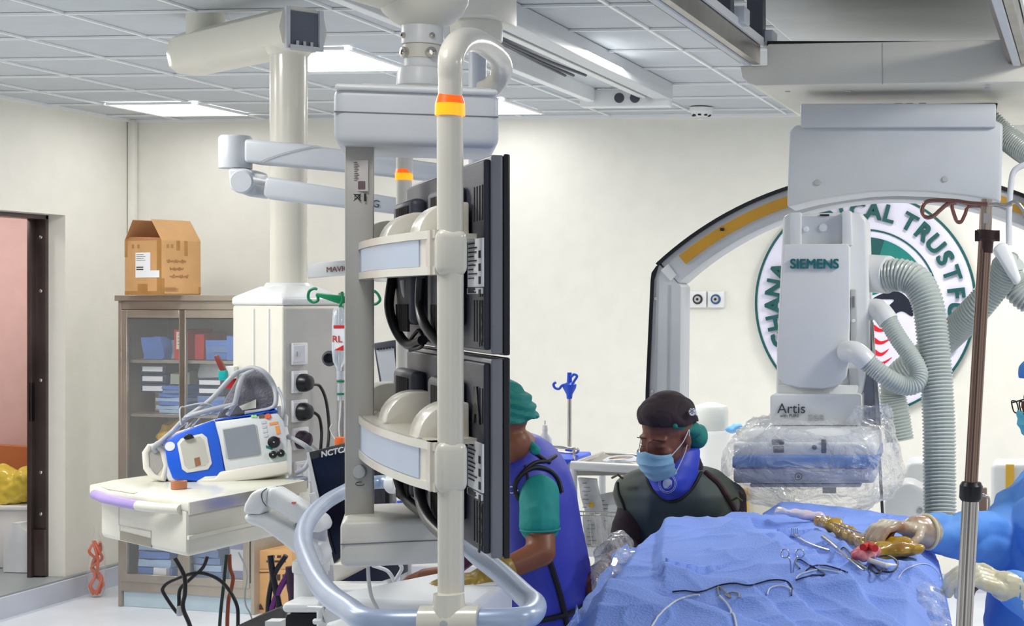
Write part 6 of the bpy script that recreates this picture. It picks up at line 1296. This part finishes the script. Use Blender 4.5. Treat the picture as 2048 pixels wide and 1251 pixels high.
sc_ = M(); chain(sc_, [shL, elL + V((0, 0, .02))], [.058, .05]); chain(sc_, [elL, elL.lerp(hdL, .75)], [.054, .045]); chain(sc_, [shR, elR, elR.lerp(hdR, .6)], [.068, .056, .048]); sc_.cap(shL + RT * .05, shR - RT * .04, .075, .075); sc_.cap(chest, pel, .14, .155); sc_.cap(nk + V((0, .02, -.015)), chest, .085, .13)
for s_ in (-1, 1): hp = pel + RT * .09 * s_; chain(sc_, [hp, hp + V((0, 0, -.45)), hp + V((0, 0, -.82))], [.11, .085, .07])
sc_.remesh(.011, 3, folds(.006)).put('dark_scrubs', mat('plum_black_cloth', (44, 30, 38), .85, bump=.3, bscale=60), W)
ap = M(); front = -FW
def slab(m, pts, d, thick):   # cloth panel with round cross-section following picture outline rows: (y, x0, x1, bulge)
    rg = []
    for y, x0, x1, bul, dd_ in pts:
        c = P((x0 + x1) / 2, y, dd_); hw = (x1 - x0) / 2 / F * dd_
        rg.append([c + RT * (hw * math.cos(a)) + FW * (bul * math.sin(a)) for a in [2 * math.pi * k / 40 for k in range(40)]])
    return m.loft(rg)
slab(ap, [(936, 1292, 1408, .09, 5.5), (945, 1262, 1438, .12, 5.52), (962, 1234, 1460, .15, 5.54), (985, 1228, 1476, .165, 5.54), (1010, 1236, 1480, .17, 5.55), (1050, 1254, 1470, .165, 5.58), (1090, 1262, 1462, .165, 5.6), (1140, 1262, 1464, .165, 5.62), (1300, 1262, 1476, .18, 5.64), (1500, 1258, 1480, .19, 5.66)], 5.5, .1)
ap.remesh(.012, 2, folds(.007, 5, 3)); apm = mat('olive_lead_apron', (70, 78, 62), .6, rgb2=(46, 66, 84), scale=3.2, bump=.15, bscale=40)
apo = ap.put('lead_apron', apm, W); AT = bvh(apo)
stroke(AT, [(1256, 1140), (1254, 1080), (1250, 1020), (1238, 985), (1236, 965)], .005, mat('dark_piping', (24, 26, 22), .6), 'piping', W)
stroke(AT, [(1295, 935), (1296, 960), (1310, 985), (1335, 1000), (1360, 998), (1385, 975), (1402, 945)], .006, mat('dark_piping', (24, 26, 22), .6), 'neck_piping', W)
stroke(AT, [(1410, 945), (1435, 965), (1452, 990), (1470, 1020)], .010, mat('maroon_strap', (60, 34, 36), .7), 'shoulder_strap', W)
for a, b_ in ((1475, 1000), (1236, 955)): M().tube([P(a - 12, b_, 5.42), P(a, b_ - 6, 5.4), P(a + 10, b_ + 2, 5.4)], .004, 6).put('tie', mat('olive_tie', (80, 84, 40), .7), W)
# thyroid collar
tc_ = M(); slab(tc_, [(896, 1322, 1398, .065, 5.44), (915, 1304, 1398, .08, 5.43), (935, 1296, 1396, .09, 5.42), (955, 1299, 1392, .095, 5.41), (975, 1308, 1382, .09, 5.405), (992, 1320, 1368, .06, 5.42), (998, 1332, 1356, .04, 5.43)], 5.4, .1)
tco = tc_.remesh(.007, 3, folds(.004, 9)).put('throat_collar', mat('ultramarine_collar', (52, 74, 206), .5), W); TT = bvh(tco)
for rx in (17, 14.5, 8.5):
    pts = [snap(TT, 1335 + rx * math.cos(k * .262), 966 + rx * 1.12 * math.sin(k * .262), .001) for k in range(24)]; pts = [p for p in pts if p]
    M().tube(pts, .0009, 6, closed=True).put('emblem_ring', mat('pale_emblem', (206, 212, 240), .5), W)
pm = patch(TT, [(1332, 957), (1344, 961), (1340, 970), (1330, 976), (1326, 966)], .0015)
if pm: pm.put('emblem', mat('pale_emblem', (206, 212, 240), .5), W)
# surgical cap and bun cover
capm = mat('aubergine_cap', (44, 30, 38), .8, bump=.2, bscale=60)
cp = capwrap(hc, hf, hu, HS * 1.03, .013, .040, .25); cp.remesh(.005, 1, lambda p: .004 * nz(p, 12) - .003 * (1 - abs(nz(p, 16, 3))) ** 6).put('surgical_cap', capm, W)
bn = M(); bc_ = P(1392, 872, 5.46); bn.ball(bc_, (.042, .05, .042)); bn.ball(P(1378, 858, 5.40), (.045, .05, .03)); bn.cap(P(1350, 850, 5.27), P(1385, 862, 5.42), .010, .022)
bn.remesh(.0045, 3, lambda p: .004 * nz(p, 30)).put('hair_net', mat('teal_hair_net', (28, 132, 122), .7, bump=.4, bscale=120), W)
# patch on the cap
HT = None
cb_ = P(1384, 822, 5.28); M().lathe(P(1384, 823, 5.30), [(.0125, 0), (.0125, .004)], -FW * .8 + RT * .6, 20).put('cap_badge', paper_m, W); text('*', .045, P(1384, 827, 5.285), (RT * .8 + FW * .6), UP, .001).put('badge_star', black_m, W)
text('E', .02, P(1393, 826, 5.30), (RT * .6 + FW * .8), UP, .001).put('cap_lettering', paper_m, W)
# face mask: shell in front of the lower face
def mask(c, fwd, up, k, mt, par, grow=.0):
    s_, f, u = frame(fwd, up); rows = []
    for j in range(15):
        t_ = j / 14; z = -.028 - .078 * t_; row = []
        for i in range(21):
            a = (i / 20 - .5) * 2; wx = (.068 - .016 * abs(t_ - .35)); x = wx * math.sin(a * 1.35) / math.sin(1.35) ; y = .058 + (.062 + .012 * math.sin(t_ * 3.1) ) * math.cos(a * 1.35) - .026 * t_ * t_ ; z2 = z - .012 * (1 - abs(a)) * (t_ - .3) * 2 + .012 * (1 - abs(a)) ** 2 * (1 - t_)
            y += .0025 * math.sin(t_ * 22)
            row.append(c + (s_ * x + f * (y - .003) + u * z2) * k)
        rows.append(row)
    o = M().sheet(rows).put('face_mask', mt, par)
    for q_ in (-1, 1):
        e0_ = c + (s_ * q_ * .062 + f * .07 - u * .034) * k; e1 = c + (s_ * q_ * .08 - f * .012 + u * .022) * k; e2 = c + (s_ * q_ * .060 + f * .06 - u * .10) * k; M().tube(spline([e0_, e0_.lerp(e1, .5) + s_ * q_ * .008, e1, e1.lerp(e2, .5) + s_ * q_ * .006 - f * .01, e2], 6), .0016, 6).put('ear_loop', paper_m, par)
    return o
mask(hc, hf, hu, HS, mat('pale_blue_mask', (150, 200, 226), .6, bump=.3, bscale=80), W)
s_, f, u = hs_, hf_, hu_
for q_ in (-1, 1):
    M().tube(spline([hc + (s_ * (q_ * .03 + t_) + f * (.0925 - abs(t_) * .2) + u * (-.006 - .0 + abs(t_) * .1)) * HS for t_ in (-.010, -.005, 0, .005, .010)], 3), .0010, 6).put('eyelashes', black_m, W)
    M().tube(spline([hc + (s_ * (q_ * .03 + t_) + f * (.092 - abs(t_) * .3) + u * (.022 - abs(t_) * .15)) * HS for t_ in (-.018, -.008, 0, .008, .018)], 3), .0014, 6).put('eyebrow', mat('soft_black_hair', (30, 20, 18), .9), W)
# plastic sleeve on her hand
m = M(); 
for a, b_, d, r_ in ((1222, 1112, 4.9, .05), (1212, 1140, 4.85, .045), (1208, 1165, 4.82, .04), (1235, 1100, 4.95, .05)): m.ball(P(a, b_, d), (r_ * .8, r_, r_))
m.remesh(.008, 3, lambda p: .014 * (1 - abs(nz(p, 22))) ** 3 + .006 * nz(p, 50)).put('clear_bag', film('hazy_bag_film', (226, 222, 218), .25, .75, 20, .12, 1.2, 1, .03), None, 'hazy crumpled plastic bag held at the left edge of the drapes', 'plastic bag', ang=180)
# --- bending person in blue apron
B_ = thing('person', 'person bending left in a violet blue apron, teal sleeves and teal cap', 'person', V((P(1090, 0, 4.95).x, P(1090, 0, 4.95).y, 0)))
b0 = M(); hb_c = P(1000, 852, 4.75); hfw = (-RT * 1 + FW * .25 - UP * .45); head(b0, hb_c, hfw, UP - RT * .4, 1.02)
shA = P(1078, 988, 4.75); shB = P(1045, 920, 5.05); nk2 = P(1035, 895, 4.85); pel2 = P(1120, 1290, 4.98); ch2 = P(1075, 1000, 4.9)
b0.cap(hb_c + RT * .03 - UP * .05, nk2, .055, .06); b0.cap(nk2, ch2, .06, .08); b0.cap(shA, shB, .045, .045); b0.cap(ch2, pel2, .08, .09)
elA = P(1082, 1105, 4.66); hdA = P(965, 1158, 4.55); chain(b0, [shA, elA, hdA], [.046, .042, .028]); chain(b0, [shB, P(1000, 1060, 5.1), P(900, 1140, 4.9)], [.05, .04, .028])
for s_ in (-1, 1): hp = V((pel2.x + .04 * s_, pel2.y + .09 * s_, pel2.z)); k_ = pel2.z; chain(b0, [hp, hp + V((.02, 0, -k_ * .47)), V((hp.x + .02, hp.y, .06))], [.09, .06, .045]); b0.cap(V((hp.x + .04, hp.y, .04)), V((hp.x - .13, hp.y, .034)), .036, .03)
hand(b0, hdA, P(900, 1165, 4.5) - hdA, V((0, .2, -1)), 1, .4, 1); hand(b0, P(900, 1140, 4.9), V((-1, -.2, -.1)), V((0, 0, -1)), 1, .4, -1)
b0.remesh(.0075, 3).put('body', brown2, B_)
M().tube(spline([P(1005, 905, 4.72), P(1025, 898, 4.74), P(1046, 888, 4.8), P(1050, 876, 4.9)], 6), .022, 12).put('apron_collar', mat('violet_blue_apron', (64, 72, 190), .5, var=.05, bump=.1, bscale=30), B_)
apb = M(); slab(apb, [(868, 1018, 1056, .05, 4.9), (876, 1008, 1078, .09, 4.9), (892, 998, 1098, .13, 4.9), (915, 994, 1116, .15, 4.9), (945, 990, 1132, .165, 4.9), (990, 992, 1146, .17, 4.9), (1050, 1000, 1156, .17, 4.92), (1110, 1004, 1168, .175, 4.93), (1170, 1000, 1179, .185, 4.95), (1205, 990, 1186, .19, 4.96), (1300, 975, 1196, .2, 4.96), (1420, 960, 1204, .2, 4.97)], 4.9, .1)
violet = mat('violet_blue_apron', (64, 72, 190), .5, var=.05, bump=.1, bscale=30)
abo = apb.remesh(.012, 3, folds(.008, 4, 5)).put('lead_apron', violet, B_); BT = bvh(abo)
blk = mat('black_binding', (20, 20, 30), .6)
slv = M(); chain(slv, [shA + UP * .0, shA.lerp(elA, .35)], [.056, .056]); slv.cap(shA.lerp(elA, .35), shA.lerp(elA, .52), .057, .056); so_ = slv.remesh(.007, 3, folds(.004, 11)).put('teal_sleeve', mat('teal_scrub', (20, 148, 140), .7, bump=.2, bscale=60), B_)
M().tube([shA.lerp(elA, .60) + (RT * math.cos(a) + FW * math.sin(a)) * .056 for a in [k * .393 for k in range(16)]], .003, 6, closed=True).put('sleeve_hem', mat('teal_scrub', (20, 148, 140), .7), B_)
arm_ring_pts = []
for k in range(20): a = 2 * math.pi * k / 20; arm_ring_pts.append(P(1081 + 44 * math.cos(a), 962 + 52 * math.sin(a), 4.735 + .05 * math.cos(a)))
for nm, pts, r_ in (('shoulder_binding', [(1052, 882), (1064, 900), (1085, 918), (1098, 925)], .006), ('shoulder_binding', [(1110, 912), (1092, 922), (1070, 925), (1050, 940), (1035, 958)], .006), ('arm_binding', [(1040, 1000), (1030, 975), (1042, 950), (1068, 935), (1095, 940), (1114, 958), (1122, 985)], .007),
        ('side_seam', [(1098, 1118), (1108, 1150), (1120, 1190), (1133, 1250)], .009), ('hem_binding', [(1186, 1196), (1160, 1215), (1130, 1228), (1090, 1238), (1050, 1246)], .009), ('chest_seam', [(1050, 930), (1055, 960), (1040, 1000)], .004)):
    stroke(BT, pts, r_, blk, nm, B_, .003)
cl_ = M(); chain(cl_, [P(1058, 886, 4.76), P(1072, 900, 4.75)], [.012, .014]); cl_.remesh(.005, 2).put('collar_edge', mat('teal_scrub', (20, 148, 140), .7), B_)
t3 = snap(BT, 1032, 985, .003); 
if t3: text('OLE', .03, t3, (RT * .8 + UP * -.5).normalized(), (UP * .8 + RT * .5).normalized(), .001).put('chest_lettering', paper_m, B_)
cpb = capwrap(hb_c, hfw, UP - RT * .4, 1.02, .02, .0, .2); cpb.remesh(.006, 2, lambda p: .004 * math.sin(p.z * 260 + p.x * 90)).put('surgical_cap', mat('teal_hair_net', (28, 132, 122), .7), B_)
gl = M(); chain(gl, [elA.lerp(hdA, .66), hdA], [.042, .036]); hand(gl, hdA, P(900, 1165, 4.5) - hdA, V((0, .2, -1)), 1.1, .4, 1); gl.remesh(.005, 3, folds(.002, 20)).put('olive_glove', mat('mustard_glove', (150, 124, 40), .4), B_)
# --- gowned surgeon at right edge
S = thing('person', 'masked person with glasses in a sky blue gown at the right edge', 'person', V((P(2120, 0, 4.9).x, P(2120, 0, 4.9).y, 0)))
b0 = M(); hsc = P(2108, 792, 4.95); sfw = (-RT * .88 - FW * .28 - UP * .22); head(b0, hsc, sfw, UP - RT * .06, 1.05)
pel3 = V((P(2140, 0, 4.95).x, P(2140, 0, 4.95).y, 1.0)); ch3 = P(2120, 1040, 4.95); nk3 = P(2125, 890, 4.98)
b0.cap(hsc - UP * .08, nk3, .055, .065); b0.cap(nk3, ch3, .08, .13); b0.cap(ch3, pel3, .13, .14)
s1 = P(2085, 985, 5.12); s2 = P(2110, 1000, 4.68); e1 = P(1985, 1082, 4.82); w1 = P(1838, 1060, 4.42); e2 = P(2120, 1215, 4.3); w2 = P(2028, 1178, 4.12)
chain(b0, [s1, e1, w1], [.055, .045, .03]); chain(b0, [s2, e2, w2], [.055, .045, .03])
for q_ in (-1, 1): hp = pel3 + FW * .09 * q_; chain(b0, [hp, hp + V((0, 0, -.48)), V((hp.x, hp.y, .06))], [.09, .06, .045]); b0.cap(V((hp.x + .04, hp.y, .04)), V((hp.x - .13, hp.y, .034)), .036, .03)
h1d = P(1762, 1046, 4.33) - w1; h2d = P(1950, 1150, 4.08) - w2
hand(b0, w1, h1d, V((-.25, -.3, -1)), .9, .62, 1, .02, .5); hand(b0, w2, h2d, V((-.2, .3, -1)), .9, .7, -1, .02, .1)
b0.remesh(.008, 3).put('body', brown, S)
gown = mat('sky_blue_gown', (92, 152, 226), .65, bump=.25, bscale=40, var=.06, scale=4)
g_ = M(); slab(g_, [(885, 2092, 2150, .075, 4.98), (905, 2084, 2155, .085, 4.97), (935, 2062, 2150, .11, 4.95), (960, 2046, 2185, .16, 4.94), (1000, 2024, 2215, .2, 4.92), (1060, 1996, 2235, .22, 4.9), (1120, 1984, 2245, .22, 4.9), (1200, 1976, 2250, .22, 4.9), (1300, 1970, 2255, .23, 4.9), (1500, 1966, 2265, .25, 4.9), (1750, 1960, 2270, .27, 4.9)], 4.9, .1)
chain(g_, [s1, e1, w1.lerp(e1, .12)], [.09, .085, .05]); chain(g_, [s2, e2, w2.lerp(e2, .1)], [.085, .08, .055])
g_.remesh(.010, 2, lambda p: .026 * (.4 - abs(nz(p, 5, 2))) - .014 * max(0, 1 - 6 * abs(nz(p, 4, 9))) + .006 * nz(p, 16)).put('gown', gown, S)
glv = mat('cream_latex_glove', (226, 222, 196), .35, rgb2=(214, 206, 170), scale=9, coat=.2)
g1 = M(); chain(g1, [w1 - h1d.normalized() * .03, w1 + h1d.normalized() * .02], [.045, .036]); hand(g1, w1, h1d, V((-.25, -.3, -1)), 1.2, .62, 1, .02, .5)
g1.remesh(.0042, 3, folds(.0015, 30)).put('glove', mat('stained_latex_glove', (226, 222, 196), .35, rgb2=(158, 104, 72), scale=7, coat=.2), S)
M().tube([w1 - h1d.normalized() * .03 + (UP * math.cos(a) + h1d.normalized().cross(UP).normalized() * math.sin(a)) * .046 for a in [k * .314 for k in range(20)]], .005, 8, closed=True).put('glove_cuff', mat('ivory_cuff', (232, 220, 178), .45), S)
g2 = M(); chain(g2, [w2 - h2d.normalized() * .03, w2 + h2d.normalized() * .03], [.046, .038]); hand(g2, w2, h2d, V((-.2, .3, -1)), 1.25, .7, -1, .02, .1)
g2.remesh(.0042, 3, folds(.0015, 30)).put('glove', glv, S)
M().tube([w2 - h2d.normalized() * .03 + (UP * math.cos(a) + h2d.normalized().cross(UP).normalized() * math.sin(a)) * .047 for a in [k * .314 for k in range(20)]], .006, 8, closed=True).put('glove_cuff', mat('ivory_cuff', (232, 220, 178), .45), S)
mask(hsc, sfw, UP - RT * .06, 1.05, mat('teal_mask', (96, 196, 206), .6), S)
capwrap(hsc, sfw, UP - RT * .06, 1.05, .012, .05, .3).remesh(.008, 2).put('surgical_cap', mat('sky_cap', (70, 140, 210), .7), S)
s_, f, u = frame(sfw, UP - RT * .06)
for q_ in (-1, 1):
    gc_ = hsc + (s_ * q_ * .033 + f * .112 - u * .004) * 1.05
    M().tube([gc_ + s_ * (.026 * max(-1, min(1, 1.2 * math.cos(k * .393)))) + u * (.019 * max(-1, min(1, 1.2 * math.sin(k * .393)))) for k in range(16)], .0022, 8, closed=True).put('spectacle_rim', dark_m, S)
    M().tube([hsc + (s_ * q_ * .064 + f * .11 + u * .006) * 1.05, hsc + (s_ * q_ * .08 - f * .01 + u * .004) * 1.05], .0022, 8).put('spectacle_temple', dark_m, S)
